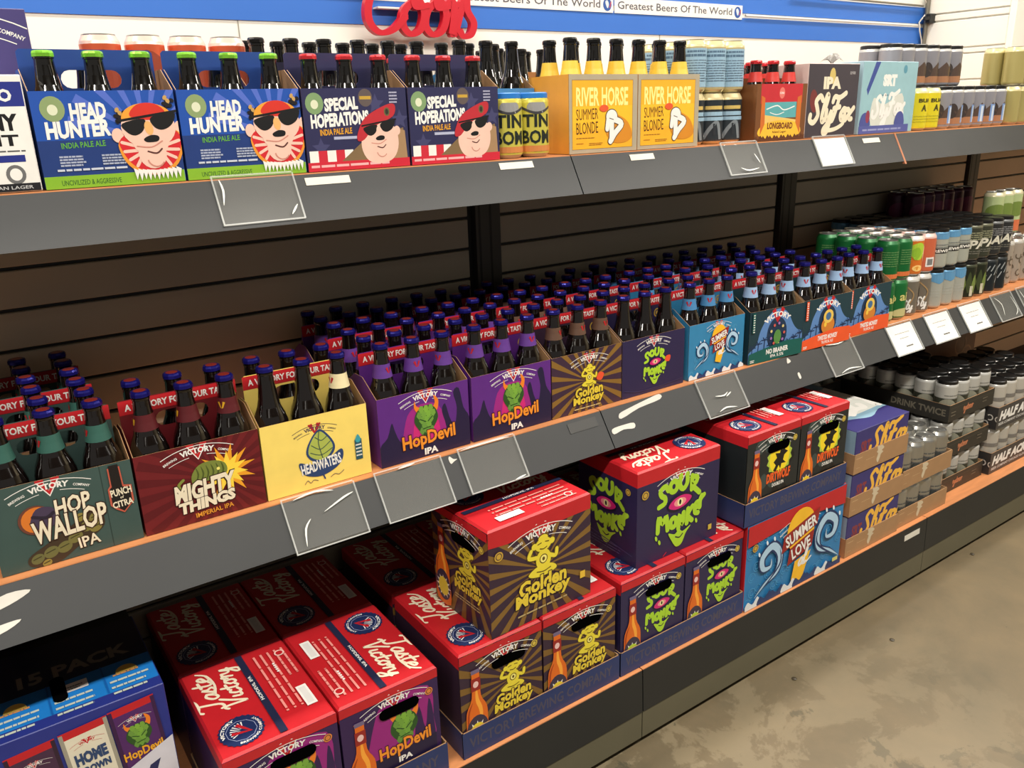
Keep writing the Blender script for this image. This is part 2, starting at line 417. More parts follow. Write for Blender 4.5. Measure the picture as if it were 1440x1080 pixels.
def summer(a, x, y, h):
    b = a.sub(x, y, h)
    b.ell(0, .62, .34, .36, (246, 190, 44), n=24)
    b.poly([(-.44, .34), (.40, .58), (.44, .86), (-.40, .62)], (150, 34, 34)); b.poly([(-.28, .08), (.30, .24), (.34, .52), (-.24, .36)], (150, 34, 34))
    b.text('SUMMER', -.37, .49, .76, .20, WHT, .03, 16, 0, (110, 20, 24)); b.text('LOVE', -.2, .2, .46, .2, WHT, .03, 16, 0, (110, 20, 24))
    b.poly([(-.1, .1), (.28, .18), (.1, -.3), (-.16, -.22)], (246, 190, 44)); script(b, 'al', -.02, -.02, .26, WHT, .16); b.stroke([(.2, .0), (.3, .06)], .03, WHT)
def wolf(a, x, y, h):
    b = a.sub(x, y, h)
    b.star(0, .5, .56, 14, (176, 200, 70), .86); b.ell(0, .5, .44, .47, (246, 218, 40))
    b.poly([(-.26, .14), (-.15, .28), (-.26, .40), (-.12, .50), (-.2, .66), (0, .62), (.04, .78), (.10, .70), (.26, .86), (.22, .68), (.36, .60), (.2, .52), (.16, .38), (.3, .26), (.1, .28), (.06, .12), (-.02, .26), (-.14, .08)], BLK)
    b.text('DIRTWOLF', -.52, -.20, 1.04, .30, (238, 96, 34), .05, 0, 0, BLK); b.text('DOUBLE IPA', -.26, -.36, .52, .11, WHT, .03)
def beerpic(a, x, y, h, lab=(190, 190, 60), ring=(60, 40, 80)):
    b = a.sub(x, y, h)
    b.poly(smooth_pts([(-.135, 0), (-.14, .3), (-.13, .5), (-.06, .66), (-.05, .95), (-.055, 1), (.055, 1), (.05, .95), (.06, .66), (.13, .5), (.14, .3), (.135, 0)], 3, True), (222, 108, 30))
    b.stroke([(.05, .1), (.055, .45), (.01, .62), (.005, .8)], .05, (250, 168, 60), 4, True)
    b.stroke([(-.11, .1), (-.11, .45), (-.05, .6)], .025, (168, 64, 20), 4, True)
    b.rect(-.06, .74, .12, .16, (150, 40, 34)); b.rect(-.055, .96, .11, .05, (112, 100, 130)); b.ell(0, .82, .035, .04, (236, 196, 190))
    b.ell(0, .22, .145, .2, ring); b.star(0, .2, .15, 12, WHT, .55); b.ell(0, .2, .10, .12, lab)
def roundlogo(a, x, y, r, rot=0):
    b = a.sub(x, y, r, rot)
    b.star(0, 0, 1.03, 24, (30, 44, 88), .94); b.arcline(0, 0, .68, 0, 360, .03, (150, 160, 190))
    for i in range(9):
        an = math.radians(150-i*15); b.poly([(.12*cos(an), .12*sin(an)-.1), (.6*cos(an-.06), .6*sin(an-.06)-.1), (.6*cos(an+.06), .6*sin(an+.06)-.1)], WHT)
    b.stroke([(-.3, .34), (0, -.42), (.3, .34)], .2, RED, 0, caps=False)
    b.arc('VICTORY', 0, 0, .74, .17, 96, WHT, .04); b.arc('BREWING COMPANY', 0, 0, .9, .13, 150, WHT, .02, 270, True)
def badge(a, x, y, r, col=(196, 158, 60)):
    a.ell(x, y, r, r, col); a.ell(x, y, r*.72, r*.72, (60, 40, 50)); a.ell(x, y, r*.55, r*.55, col)

# ---- six-pack fronts: local height 1, width 1.449
def d_wallop(a):
    a.bg((62, 84, 80)); a.rect(1.12, 0, .012, 1, (44, 62, 58)); vic(a, .18, .74, .85)
    a.blob([(.3, .02), (.28, .14), (.5, .26), (.8, .42), (1.0, .54), (1.08, .4), (1.04, .26), (.8, .14), (.55, 0)], (66, 52, 38))
    for i, (x, y, r) in enumerate(((.36, .1, .07), (.5, .14, .08), (.64, .16, .08), (.76, .24, .08), (.9, .34, .08), (1.0, .42, .075), (.98, .3, .07), (.84, .46, .06), (.44, .03, .05))):
        a.ell(x, y, r, r*.8, (104+i*5, 104+i*3, 62), 30)
        a.stroke([(x-r*.6, y), (x+r*.5, y+r*.3)], .012, (62, 58, 34), 0)
    a.ell(.42, .56, .17, .17, (110, 62, 48)); a.ell(.43, .56, .15, .15, (216, 120, 44))
    a.blob([(.36, .5), (.44, .68), (.6, .66), (.62, .5), (.5, .42)], (70, 58, 82)); a.stroke([(.4, .6), (.52, .56), (.6, .6)], .04, (42, 34, 50))
    a.text('HOP', .62, .54, .36, .21, CRM, .03, 4, .1, (58, 30, 22)); a.text('WALLOP', .36, .29, .76, .27, CRM, .03, 4, .08, (58, 30, 22))
    a.text('IPA', .78, .10, .22, .13, CRM, .02, 4, 0, (58, 30, 22))
    a.poly([(1.2, .95), (1.33, .95), (1.34, .72), (1.42, .7), (1.42, .5), (1.36, .44), (1.3, .38), (1.22, .44), (1.17, .5), (1.17, .7), (1.2, .74)], (190, 90, 70))
    a.poly([(1.215, .98), (1.315, .98), (1.325, .7), (1.4, .68), (1.4, .5), (1.3, .4), (1.19, .5), (1.19, .7), (1.215, .72)], (28, 24, 24))
    a.text('PUNCH', 1.19, .6, .22, .09, CRM, .03, 3); a.text('of', 1.28, .56, .04, .03, CRM); a.text('CITRA', 1.19, .46, .22, .08, CRM, .03, 3)
def d_mighty(a):
    a.bg((108, 26, 32)); a.rays(.9, .5, 26, (90, 18, 26), .95, .5); vic(a, .28, .74, .86)
    a.star(1.02, .56, .36, 11, (236, 160, 40), .42, 10); a.star(1.02, .56, .26, 11, (250, 214, 70), .5, 20)
    a.blob([(.62, .46), (.6, .6), (.7, .72), (.86, .74), (1.0, .68), (1.02, .56), (.9, .48), (.76, .5)], (118, 130, 58))
    for i in range(6): a.stroke([(.64+i*.06, .5), (.68+i*.06, .6), (.66+i*.06, .7)], .022, (76, 88, 36), 3, True)
    a.stroke([(.62, .5), (.5, .44), (.44, .52), (.5, .58)], .035, (128, 138, 62)); a.ell(.92, .62, .02, .02, (240, 230, 120))
    a.text('MIGHTY', .38, .30, .72, .24, CRM, .05, 3, .1, (44, 14, 16)); a.text('THINGS', .40, .16, .68, .15, CRM, .06, 3, .1, (44, 14, 16))
    a.text('IMPERIAL IPA', .58, .07, .46, .06, (222, 150, 50), .02, 3)
def d_head(a):
    a.bg((246, 218, 112)); vic(a, .4, .70, .62, (66, 62, 80), True)
    a.blob([(.76, .80), (.62, .66), (.56, .5), (.64, .38), (.78, .34), (.92, .42), (.96, .54), (.88, .7)], (42, 66, 110))
    a.blob([(.76, .77), (.64, .65), (.59, .5), (.66, .41), (.78, .37), (.89, .44), (.93, .54), (.86, .68)], (172, 184, 84))
    for q in (((.64, .6), (.76, .52), (.9, .6)), ((.62, .5), (.76, .44), (.92, .5)), ((.7, .7), (.78, .64), (.86, .68)), ((.76, .77), (.74, .6), (.78, .38))): a.stroke(q, .012, (60, 84, 70))
    a.blob([(.46, .40), (.46, .3), (.54, .2), (.74, .15), (.96, .22), (1.06, .34), (1.04, .46), (.84, .36), (.62, .34)], (42, 66, 110))
    a.text('HEADWATERS', .47, .24, .56, .15, WHT, .03, 5); a.stroke([(.76, .16), (.78, .1)], .02, (42, 66, 110), 0)
    a.stroke([(.5, .09), (.54, .13), (.58, .09), (.62, .12), (.68, .1)], .008, (96, 90, 90)); a.stroke([(.86, .1), (.92, .13), (.98, .11), (1.05, .15)], .008, (96, 90, 90))
    a.rect(1.24, .26, .1, .27, (40, 84, 100)); a.poly([(1.24, .26), (1.29, .29), (1.34, .26), (1.34, .24), (1.24, .24)], (40, 84, 100)); a.blob([(1.29, .6), (1.25, .52), (1.29, .48), (1.33, .52)], (60, 160, 172)); a.lines(1.25, .44, .08, 4, .05, .02, (230, 230, 220), 0)
def d_devil(a):
    a.bg((92, 40, 128)); a.blob([(.4, .1), (.42, .6), (.6, .78), (.9, .76), (1.05, .5), (1.1, .1)], (158, 38, 130))
    a.blob([(.55, .2), (.56, .56), (.7, .66), (.9, .6), (.94, .2)], (206, 40, 120))
    n = (34, 26, 62)
    for q in ([(.0, .0), (0, .3), (.12, .42), (.2, .62), (.24, .5), (.3, .34), (.42, .2), (.42, 0)], [(1.05, 0), (1.06, .36), (1.0, .62), (1.06, .72), (1.12, .5), (1.2, .36), (1.25, .62), (1.2, .86), (1.3, .9), (1.36, .6), (1.46, .4), (1.46, 0)]): a.poly(smooth_pts(q, 3, True), n)
    a.rect(0, 0, 1.449, .24, n); vic(a, .32, .74, .86); cone(a, .74, .30, .5)
    a.text('HopDevil', .34, .13, .86, .26, (240, 148, 44), .03, 2, .0, (54, 18, 40)); a.text('IPA', .68, .03, .22, .1, WHT, .04)
def d_golden(a):
    a.bg((60, 40, 60)); a.rays(.74, .5, 22, (134, 100, 44), 1.2, .42); vic(a, .36, .72, .80)
    monkey(a, .76, .42, .36); a.text('Golden', .46, .25, .58, .17, (228, 202, 60), .04, 2, .05, (40, 22, 36)); a.text('Monkey', .42, .1, .64, .17, (228, 202, 60), .04, 2, .05, (40, 22, 36))
    a.lines(.44, .05, .6, 1, .04, .02, (200, 176, 120))
    a.blob([(.9, .5), (.96, .6), (1.06, .56), (1.0, .46)], (232, 84, 50))
def d_sour(a):
    a.bg((42, 36, 74)); vic(a, .32, .74, .80); sourface(a, .74, .30, .46); a.blob([(.98, .5), (1.0, .58), (1.1, .58), (1.08, .48)], (232, 84, 50))
    a.stroke([(.05, .14), (.5, .06), (1.4, .1)], .01, (58, 54, 96))
def d_summer(a):
    a.bg((52, 132, 178))
    for i in range(18):
        x, y = .08+(i*.37) % 1.36, .1+(i*.23) % .8; a.arcline(x, y, .05, 0, 270, .008, (84, 160, 200)); a.arcline(x, y, .025, 90, 330, .008, (84, 160, 200))
    vic(a, .42, .78, .66); waves(a, .32, .3, .4); waves(a, 1.14, .36, .42, -1); summer(a, .76, .36, .56)
    for i in range(7): a.blob([(.0+i*.22, 0), (.04+i*.22, .1), (.14+i*.22, .05), (.22+i*.22, .12), (.26+i*.22, 0)], (28, 58, 108) if i % 2 else (222, 230, 234))
def d_arch(a, band, sub, name, fig):
    a.bg((28, 58, 68)); b = (92, 134, 190)
    a.blob([(0, .2), (.2, .34), (.3, .62), (.5, .88), (.75, .98), (1.0, .88), (1.18, .62), (1.3, .5), (1.46, .4), (1.46, 0), (0, 0)], b)
    a.ell(.74, .5, .27, .32, (30, 52, 80)); a.stroke([(.62, .98), (.74, .76), (.88, .98)], .1, RED, 0, caps=False)
    a.arc('VICTORY', .74, .38, .44, .11, 84, WHT, .04)
    for i in range(9):
        x = .08+i*.16
        a.stroke([(x, .12), (x+.02, .3+.06*(i % 3))], .022, (26, 48, 84), 0)
        for k in range(4): a.stroke([(x+.02, .3+.06*(i % 3)), (x+.02+.09*cos(k*1.1-.1), .31+.06*(i % 3)+.05*sin(k*1.1-.1))], .018, (26, 48, 84), 0)
    if fig == 'orange':
        a.ell(.74, .42, .2, .18, (206, 128, 50)); a.ell(.74, .6, .15, .14, (232, 196, 90)); a.ell(.74, .6, .08, .08, (70, 110, 150)); a.ell(.66, .44, .04, .05, (240, 200, 70))
    else:
        for i in range(9): a.ell(.74+.18*cos(i*.7), .5+.2*sin(i*.7), .03, .03, ((200, 90, 80), (220, 200, 130), (160, 110, 180))[i % 3], n=8)
        a.ell(.74, .44, .1, .14, (86, 140, 70))
    a.poly([(0, 0), (1.449, 0), (1.449, .30), (1.0, .33), (.4, .26), (0, .2)], band)
    a.text(name, .46, .13, .60, .1, WHT, .04); a.text(sub, .58, .05, .36, .06, WHT, .02); a.lines(.04, .06, .12, 2, .03, .015, WHT)
    a.rect(.06, .6, .07, .38, band); a.lines(.075, .93, .04, 8, .045, .02, WHT, 0)
def d_brainer(a): d_arch(a, (20, 92, 84), 'IPA 5.5%', 'NO BRAINER', 'x')
def d_twist(a): d_arch(a, (236, 90, 44), 'TROPICAL ALE', 'TWISTED MONKEY', 'orange')
def face(a, x, y, h, beard=True):
    """plain cartoon head in dark glasses"""
    b = a.sub(x, y, h); skin, sh_ = (240, 198, 180), (206, 140, 124)
    b.ell(.44, .62, .08, .1, skin); b.ell(-.44, .54, .08, .1, skin)
    if beard:
        b.blob([(-.4, .5), (-.44, .3), (-.3, .06), (0, -.04), (.3, .06), (.44, .3), (.42, .56), (0, .7)], (232, 150, 50))
        b.blob([(-.4, .5), (-.41, .32), (-.27, .1), (0, .0), (.27, .1), (.41, .32), (.4, .56), (0, .7)], (208, 40, 48))
        for sx in (-1, 1):
            for an in (0, 18, 36, 54): b.stroke([(.14*sx, .36-.002*an), (.40*cos(math.radians(an))*sx, .44-.42*sin(math.radians(an)))], .045, skin, 0, taper=False)
        b.ell(0, .64, .38, .3, skin, n=28); b.ell(0, .27, .2, .22, skin); b.ell(0, .44, .26, .2, skin)
        b.ell(0, .76, .36, .22, (238, 160, 56), a0=0, a1=180); b.blob([(-.24, .8), (-.12, .96), (.12, .97), (.26, .84), (.06, .74)], (210, 52, 40))
        for i in range(11): b.poly([(-.3+i*.06, .03+.02*abs(i-5)*.4), (-.22+i*.06, .03), (-.27+i*.062, -.10-.02*(i % 2))], WHT)
    else:
        b.blob([(-.36, .6), (-.44, .3), (-.3, .02), (0, -.06), (.32, .04), (.46, .34), (.38, .7), (0, .8)], skin)
        b.blob([(-.5, .62), (-.52, .44), (-.36, .46), (-.1, .72), (.36, .92), (.42, 1.16), (.2, 1.16), (-.3, .92)], (186, 44, 54)); b.ell(.22, 1.02, .07, .09, (100, 96, 60)); b.ell(.22, 1.02, .04, .06, (50, 50, 40))
    t = .06
    b.blob([(-.36, .70), (-.05, .76), (-.08, .6), (-.2, .53), (-.31, .58)], BLK); b.blob([(.05, .78), (.38, .84), (.34, .68), (.2, .6), (.08, .64)], BLK)
    b.stroke([(-.4, .74), (.42, .86)], .035, BLK, 0); b.ell(.0, .63, .06, .1, (236, 178, 110) if beard else skin, 8); b.blob([(-.09, .48), (.02, .53), (.12, .51), (.1, .44), (-.05, .43)], BLK)
    b.stroke([(-.2, .38), (.0, .36), (.16, .44)], .018, sh_); b.stroke([(-.06, .3), (.06, .27), (.14, .33)], .022, (90, 50, 46)); b.arcline(.04, .2, .12, 190, 330, .018, sh_)
def d_hunter(a):
    a.bg((30, 66, 140)); a.rect(0, .5, 1.449, .5, (32, 80, 170)); a.rays(1.1, .5, 20, (84, 110, 200), .8, .4); a.rect(0, 0, 1.449, .5, (32, 58, 120)); a.rect(0, 0, 1.449, .13, (134, 182, 48))
    a.text('UNCIVILIZED & AGGRESSIVE', .16, .03, .6, .055, (50, 90, 40), .01)
    a.ell(.2, .82, .12, .13, (140, 160, 110)); a.ell(.2, .81, .05, .055, (222, 226, 196))
    a.text('HEAD', .36, .70, .36, .18, WHT, .05, 2, .05); a.text('HUNTER', .1, .52, .64, .18, WHT, .05, 2, .05); a.text('INDIA PALE ALE', .22, .42, .44, .06, (96, 168, 66), .02, 2)
    a.lines(.18, .32, .26, 4, .03, .018, (170, 178, 200)); a.lines(.6, .32, .26, 4, .03, .018, (170, 178, 200)); a.lines(.14, .18, .7, 1, .03, .022, (200, 206, 220), 0)
    for X, Y in ((.84, .74), (1.36, .86)):
        for k in range(9): a.ell(X+.07*cos(k*2.4)*(k/9), Y+.09*sin(k*2.4)*(k/9), .028, .022, (26, 22, 26) if k % 3 else (196, 156, 90), k*40, 8)
    face(a, 1.13, .12, .76)
def d_special(a):
    a.bg((44, 44, 82)); star5 = ((.2, .28), (1.0, .8), (1.34, .6))
    for q in star5: a.star(q[0], q[1], .13, 5, (66, 66, 106), .45)
    a.ell(.16, .82, .12, .13, (128, 158, 110)); a.ell(.16, .81, .05, .055, (222, 226, 196)); a.ell(.86, .88, .1, .11, (96, 84, 82)); a.rect(.78, .86, .16, .04, (196, 158, 60))
    a.text('SPECIAL', .29, .73, .46, .16, WHT, .05, 3, .05); a.text('HOPERATIONS', .09, .54, .8, .17, WHT, .05, 3, .05)
    a.text('INDIA PALE ALE', .2, .44, .44, .075, (224, 160, 44), .03, 2); a.rect(.38, .38, .32, .035, (180, 184, 210)); a.lines(1.2, .93, .12, 4, .04, .02, (170, 170, 196))
    for i in range(5): a.rect(.03+i*.12, .1, .12, .15, WHT if i % 2 == 0 else (204, 44, 60))
    a.poly([(.45, .1), (.8, .36), (1.38, .5), (1.4, .1)], (128, 104, 72)); a.poly([(1.2, .1), (1.2, .5), (1.4, .46), (1.42, .1)], (166, 132, 96))
    a.rect(0, 0, 1.449, .11, (206, 40, 58)); a.lines(.04, .045, 1.1, 1, .04, .03, (236, 180, 180), 0); face(a, 1.02, .09, .60, False)
def d_river(a):   # height 1, width 1.2
    g = (176, 164, 140); a.bg(g); a.rect(.05, .05, 1.08, .88, (90, 74, 40)); a.rect(.055, .055, 1.07, .87, (246, 178, 44)); a.rect(.06, .3, 1.06, .3, (250, 190, 46))
    a.text('RIVER HORSE', .12, .6, .92, .24, (250, 240, 150), .03); a.text('SUMMER', .12, .43, .38, .14, (90, 52, 20), .0, 2); a.text('BLONDE', .12, .25, .38, .15, (90, 52, 20), .0, 2)
    a.lines(.12, .19, .36, 1, .03, .01, (140, 90, 30)); a.lines(.12, .12, .14, 1, .03, .012, (180, 120, 30)); a.lines(.34, .12, .24, 2, .02, .008, (140, 90, 30))
    a.blob([(.66, .22), (.62, .36), (.7, .52), (.86, .48), (1.04, .38), (1.12, .2), (1.0, .12), (.78, .12)], (214, 138, 40))
    for c_, k in (((80, 64, 50), .012), (WHT, 0)):
        a.ell(.74, .46, .1+k, .09+k, c_); a.stroke([(.68, .44), (.66, .3)], .07+2*k, c_); a.stroke([(.8, .42), (.92, .36), (.8, .24), (.72, .14)], .08+2*k, c_); a.stroke([(.74, .4), (.74, .16)], .08+2*k, c_)
    a.ell(.6, .57, .08, .045, (226, 90, 50)); a.stroke([(.7, .44), (.77, .42)], .01, (80, 64, 50), 0)
def d_long(a):
    a.bg((120, 74, 40)); a.rect(.12, .66, 1.2, .34, (196, 44, 54)); a.ell(.72, .84, .08, .1, (226, 120, 110)); a.text('KONA', .66, .82, .12, .04, WHT)
    a.rect(.24, .4, .92, .28, (92, 168, 172)); a.stroke([(.3, .56), (.6, .62), (.8, .54), (1.1, .6)], .02, WHT); a.stroke([(.4, .5), (.6, .46), (.8, .5)], .014, WHT)
    a.poly([(.24, .46), (1.16, .36), (1.16, .2), (.24, .2)], (236, 196, 110)); a.blob([(.1, .1), (.2, .28), (.7, .36), (1.2, .3), (1.3, .1), (.7, .0)], (240, 190, 60))
    a.poly([(.14, .1), (.14, .8), (.24, .76), (.26, .3)], (206, 110, 46)); a.poly([(1.3, .1), (1.3, .8), (1.18, .76), (1.16, .3)], (206, 110, 46))
    a.text('LONGBOARD', .34, .2, .74, .12, (110, 44, 24), .04, -1); a.text('Island Lager', .5, .12, .4, .055, (110, 44, 24), .01)
    for i in range(8): a.blob([(.0+i*.2, 0), (.03+i*.2, .09), (.1+i*.2, .04), (.16+i*.2, .1), (.22+i*.2, 0)], (92, 52, 30))
def d_foxipa(a):   # height 1, width 1.21
    a.bg((66, 60, 68)); a.ell(.56, .84, .07, .11, (214, 190, 110)); a.text('IPA', .36, .66, .42, .17, CRM, .06); a.text('SLY FOX', .98, .86, .13, .04, (200, 196, 196)); a.ell(.16, .5, .09, .16, (120, 52, 52), 10)
    script(a, 'Sly', .08, .20, .36, CRM, .22, 1.1); script(a, 'Fox', .56, .22, .34, CRM, .22, 1.1); a.stroke([(.44, .08), (.7, .1), (.9, .18), (.86, .28)], .06, CRM)
def d_srt(a):
    a.bg((150, 190, 198)); a.poly([(.12, .62), (.3, 1), (.42, 1), (.16, .54)], (62, 80, 150)); a.text('SRT', .52, .66, .36, .17, WHT, .08)
    a.blob([(.3, .12), (.32, .5), (.6, .4), (1.05, .56), (1.12, .2), (.8, .1)], (214, 216, 206)); a.lines(.44, .53, .5, 1, .02, .014, (80, 130, 150)); a.ell(1.08, .9, .05, .06, (90, 150, 170))
    script(a, 'Sly', .3, .22, .3, WHT, .2); script(a, 'Fox', .68, .26, .3, WHT, .2)
    for x0 in (.02, .92): a.blob([(x0, .1), (x0+.03, .26), (x0+.14, .3), (x0+.22, .24), (x0+.24, .1)], (76, 84, 150))
    a.ell(.2, .24, .05, .09, (150, 60, 80)); a.rect(0, 0, 1.3, .11, (84, 92, 158)); a.lines(.1, .04, 1.0, 1, .03, .025, (150, 156, 200), 0)
def d_night(a):
    a.bg(WHT); a = a.sub(a.w/a.sc-1.26, 0, 1); a.rect(-1, .74, 1.2, .21, (38, 50, 134)); a.rect(-1, .26, 1.2, .06, (38, 50, 134)); a.rect(-1, 0, 1.2, .07, (30, 30, 34))
    a.rect(0, 0, 1.3, .95, WHT); a.rect(0, .74, 1.3, .21, (38, 50, 134)); a.text('BREWING & CO', .2, .78, .97, .11, WHT, .04); a.text('SUNNY', .62, .53, .56, .15, BLK, .05); a.text('LIGHT', .56, .40, .6, .1, BLK, .03)
    a.lines(.6, .35, .6, 1, .03, .012, (90, 90, 90)); a.rect(.5, .26, .68, .06, (38, 50, 134)); a.star(.84, .15, .08, 8, (60, 60, 60), .6); a.ell(1.08, .15, .08, .085, (110, 110, 110)); a.ell(1.08, .15, .05, .055, WHT); a.rect(0, 0, 1.3, .07, (30, 30, 34)); a.text('AMERICAN LAGER', .7, .02, .5, .03, (200, 200, 200), .01)
def d_violet(a):
    a.bg((70, 60, 118)); vic(a, .12, .78, .72); a.rect(.1, .12, .9, .3, (60, 50, 104)); a.lines(.16, .34, .8, 4, .06, .02, (120, 112, 160))
# ---- twelve-pack faces
def k_narrow(fn):   # local height 1, width .83
    def d(a):
        base = {'devil': (52, 30, 78), 'golden': (54, 36, 54), 'sour': (42, 36, 74), 'wolf': (30, 36, 38)}[fn]
        a.bg(base); w, h = a.w/a.sc, 1; A0 = a; a = a.sub(.045, .12, .9)
        if fn == 'devil':
            a.blob([(.2, .2), (.26, .7), (.4, .86), (.8, .84), (.84, .5), (.8, .2)], (150, 36, 122)); a.poly(smooth_pts([(.66, 0), (.64, .4), (.7, .66), (.75, .4), (.8, .7), (.84, .5), (.84, 0)], 3, True), (50, 28, 76))
            a.rect(0, 0, w, .3, (34, 26, 60)); a.rect(-.2, -.3, 1.4, .4, (34, 26, 60)); cone(a, .54, .34, .36); a.text('HopDevil', .28, .24, .52, .17, (240, 148, 44), .03, 2, 0, (54, 18, 40)); a.text('IPA', .46, .17, .14, .06, WHT, .04)
        if fn == 'golden':
            a.rays(.54, .5, 20, (124, 92, 42), 1.3, .4, .3); monkey(a, .55, .38, .33); a.text('Golden', .34, .26, .42, .12, (228, 202, 60), .04, 0, .05, (40, 22, 36)); a.text('Monkey', .32, .15, .46, .13, (228, 202, 60), .04, 0, .05, (40, 22, 36)); a.lines(.32, .1, .44, 2, .03, .014, (180, 160, 110))
        if fn == 'sour':
            sourface(a, .55, .32, .42); a.stroke([(.3, .1), (.8, .12)], .012, (120, 150, 60), 0); a.lines(.32, .07, .44, 1, .03, .012, (110, 110, 140))
        if fn == 'wolf':
            for i in range(9): a.blob([(.1+(i*.31) % .7, (i*.23) % .9), (.02+(i*.31) % .7, .1+(i*.23) % .9), (.12+(i*.31) % .7, .2+(i*.23) % .9), (.2+(i*.31) % .7, .08+(i*.23) % .9)], (58, 72, 70) if i % 2 else (16, 18, 20))
            wolf(a, .54, .38, .42)
        a = A0; a.rect(0, .92, w, .08, RED); vic(a, .16, .765, .60); badge(a, .77, .82, .035, (206, 180, 70) if fn != 'devil' else (214, 130, 60))
        beerpic(a, .15, .04, .78, {'devil': (96, 150, 60), 'golden': (228, 206, 60), 'sour': (180, 206, 60), 'wolf': (240, 210, 50)}[fn], {'devil': (80, 36, 110)}.get(fn, (60, 50, 70)))
    return d
def k_wide(fn):     # local height 1, width 1.115
    def d(a):
        if fn == 'golden':
            a.bg((54, 36, 54)); a.rays(.56, .48, 24, (128, 96, 44), 1.4, .4); a.rect(0, .86, 1.2, .14, RED); a.poly([(0, .86), (.2, .84), (.56, .875), (.9, .86), (1.115, .86)], RED)
            vic(a, .2, .69, .72); monkey(a, .58, .42, .38); a.text('Golden', .3, .27, .54, .15, (228, 202, 60), .04, 0, .05, (40, 22, 36)); a.text('Monkey', .26, .14, .62, .16, (228, 202, 60), .04, 0, .05, (40, 22, 36)); a.lines(.28, .09, .56, 1, .03, .016, (180, 160, 110), 0); a.rect(1.0, .2, .06, .07, (230, 190, 60))
        if fn == 'sour':
            a.bg((42, 36, 74)); a.rect(0, .86, 1.2, .14, RED); vic(a, .26, .70, .66); sourface(a, .57, .27, .56); a.rect(1.0, .1, .05, .06, (206, 180, 70)); a.stroke([(.36, .02), (.4, .05)], .01, (200, 40, 60), 0)
        badge(a, .1, .76, .045)
    return d
def k_sourside(a):
    a.bg((42, 36, 74)); a.rect(0, .86, 1, .14, RED); sourface(a, .42, .30, .50); badge(a, .74, .78, .035); a.stroke([(.05, .2), (.8, .12)], .01, (70, 66, 110), 0); a.lines(.1, .13, .6, 3, .03, .01, (80, 76, 120))
def k_summer(a):    # height 1, width 1.69
    a.bg((46, 126, 182)); ln = (74, 156, 206)
    for i in range(46):
        x, y = .06+(i*.413) % 1.6, .06+(i*.271) % .78; a.arcline(x, y, .055, 0, 280, .007, ln); a.arcline(x, y, .03, 90, 340, .007, ln)
    a.rect(0, .84, 1.7, .16, RED); a.poly([(0, .76), (0, .85), (1.7, .85), (1.7, .76), (.85, .84)], RED); vic(a, .5, .66, .72); badge(a, .12, .72, .045)
    waves(a, .36, .26, .50); waves(a, 1.4, .28, .54, -1); summer(a, .88, .25, .72)
    for i in range(9): a.blob([(.0+i*.2, 0), (.04+i*.2, .1), (.12+i*.2, .05), (.2+i*.2, .12), (.24+i*.2, 0)], (28, 58, 108) if i % 3 else (222, 230, 234))
    a.rect(1.52, .06, .1, .05, (214, 206, 120))
def k_top(a, flip=False):      # unit width along u = 1, depth v = 1.33
    a.bg(RED)
    b = a.sub(1, 1.33, 1, 180) if flip else a
    t = b.sub(.50, .74, 1, -90)      # lettering runs across the depth
    script(t, 'Taste', .05, .28, .22, CRM, .13, 1.25); script(t, 'Victory', -.02, .08, .20, CRM, .14, 1.2); t.stroke([(.30, .30), (.45, .27), (.62, .30), (.70, .38)], .022, CRM)
    roundlogo(b, .76, 1.08, .20, 235)
    b.rect(.42, 0, .07, 1.33, (34, 38, 66)); q = b.sub(.435, .80, 1, -90); q.text('HOPDEVIL IPA', 0, .012, .42, .032, WHT, .02)
    for i in range(5):
        q = b.sub(.06+i*.07, .12, 1, 90); q.lines(0, 0, 1.0 if i > 1 else .5, 1, .02, .022, (236, 150, 140))
    b.rect(.06, .82, .1, .32, WHT); b.rect(.08, .85, .06, .26, (226, 224, 220)); b.ell(.09, .2, .05, .05, (240, 200, 190)); b.ell(.09, .2, .035, .035, RED)
    for i in range(5): b.ell(.2, .34+i*.035, .014, .014, WHT, n=8)
def k_tray(text, col, base):
    def d(a):
        a.bg(base); a.text(text, .25, .3, a.w/a.sc-.6, .42, col, .02)
    return d
def k_fox(a):      # height 1, width 2.1
    a.bg((54, 50, 112)); a.rect(.04, .06, 2.05, .015, (110, 120, 180)); a.text('SRT', .2, .4, .4, .32, (130, 50, 60), .05)
    script(a, 'Sly', .56, .34, .56, (240, 184, 70), .19, 1.15); script(a, 'Fox', 1.24, .38, .54, (240, 184, 70), .19, 1.15)
def k_foxside(a): a.bg((140, 168, 190)); a.rect(.4, .2, .9, .6, (30, 32, 44)); a.rect(1.6, .1, .5, .8, (96, 120, 150)); a.lines(1.65, .7, .4, 4, .15, .05, (180, 200, 210))
def k_foxtop(a):
    a.bg((140, 176, 196)); W_ = a.w/a.sc; H_ = a.h/a.sc
    a.rect(0, 0, W_, .22, (54, 50, 112)); a.blob([(.0, .2), (.3, .34), (.7, .22), (1.2, .36), (2.1, .2), (2.1, .1), (0, .1)], (54, 50, 112))
    a.blob([(.2, .5), (.3, 1.2), (1.0, 1.4), (1.8, 1.2), (1.9, .6), (1.0, .42)], (220, 222, 214)); q = a.sub(1.85, 1.2, 1, 180); script(q, 'Sly', 0, .1, .6, WHT, .2); script(q, 'Fox', .75, .1, .6, WHT, .2)
    a.rect(1.8, .9, .3, .9, (76, 84, 150)); a.ell(.16, .36, .1, .08, (160, 60, 70))
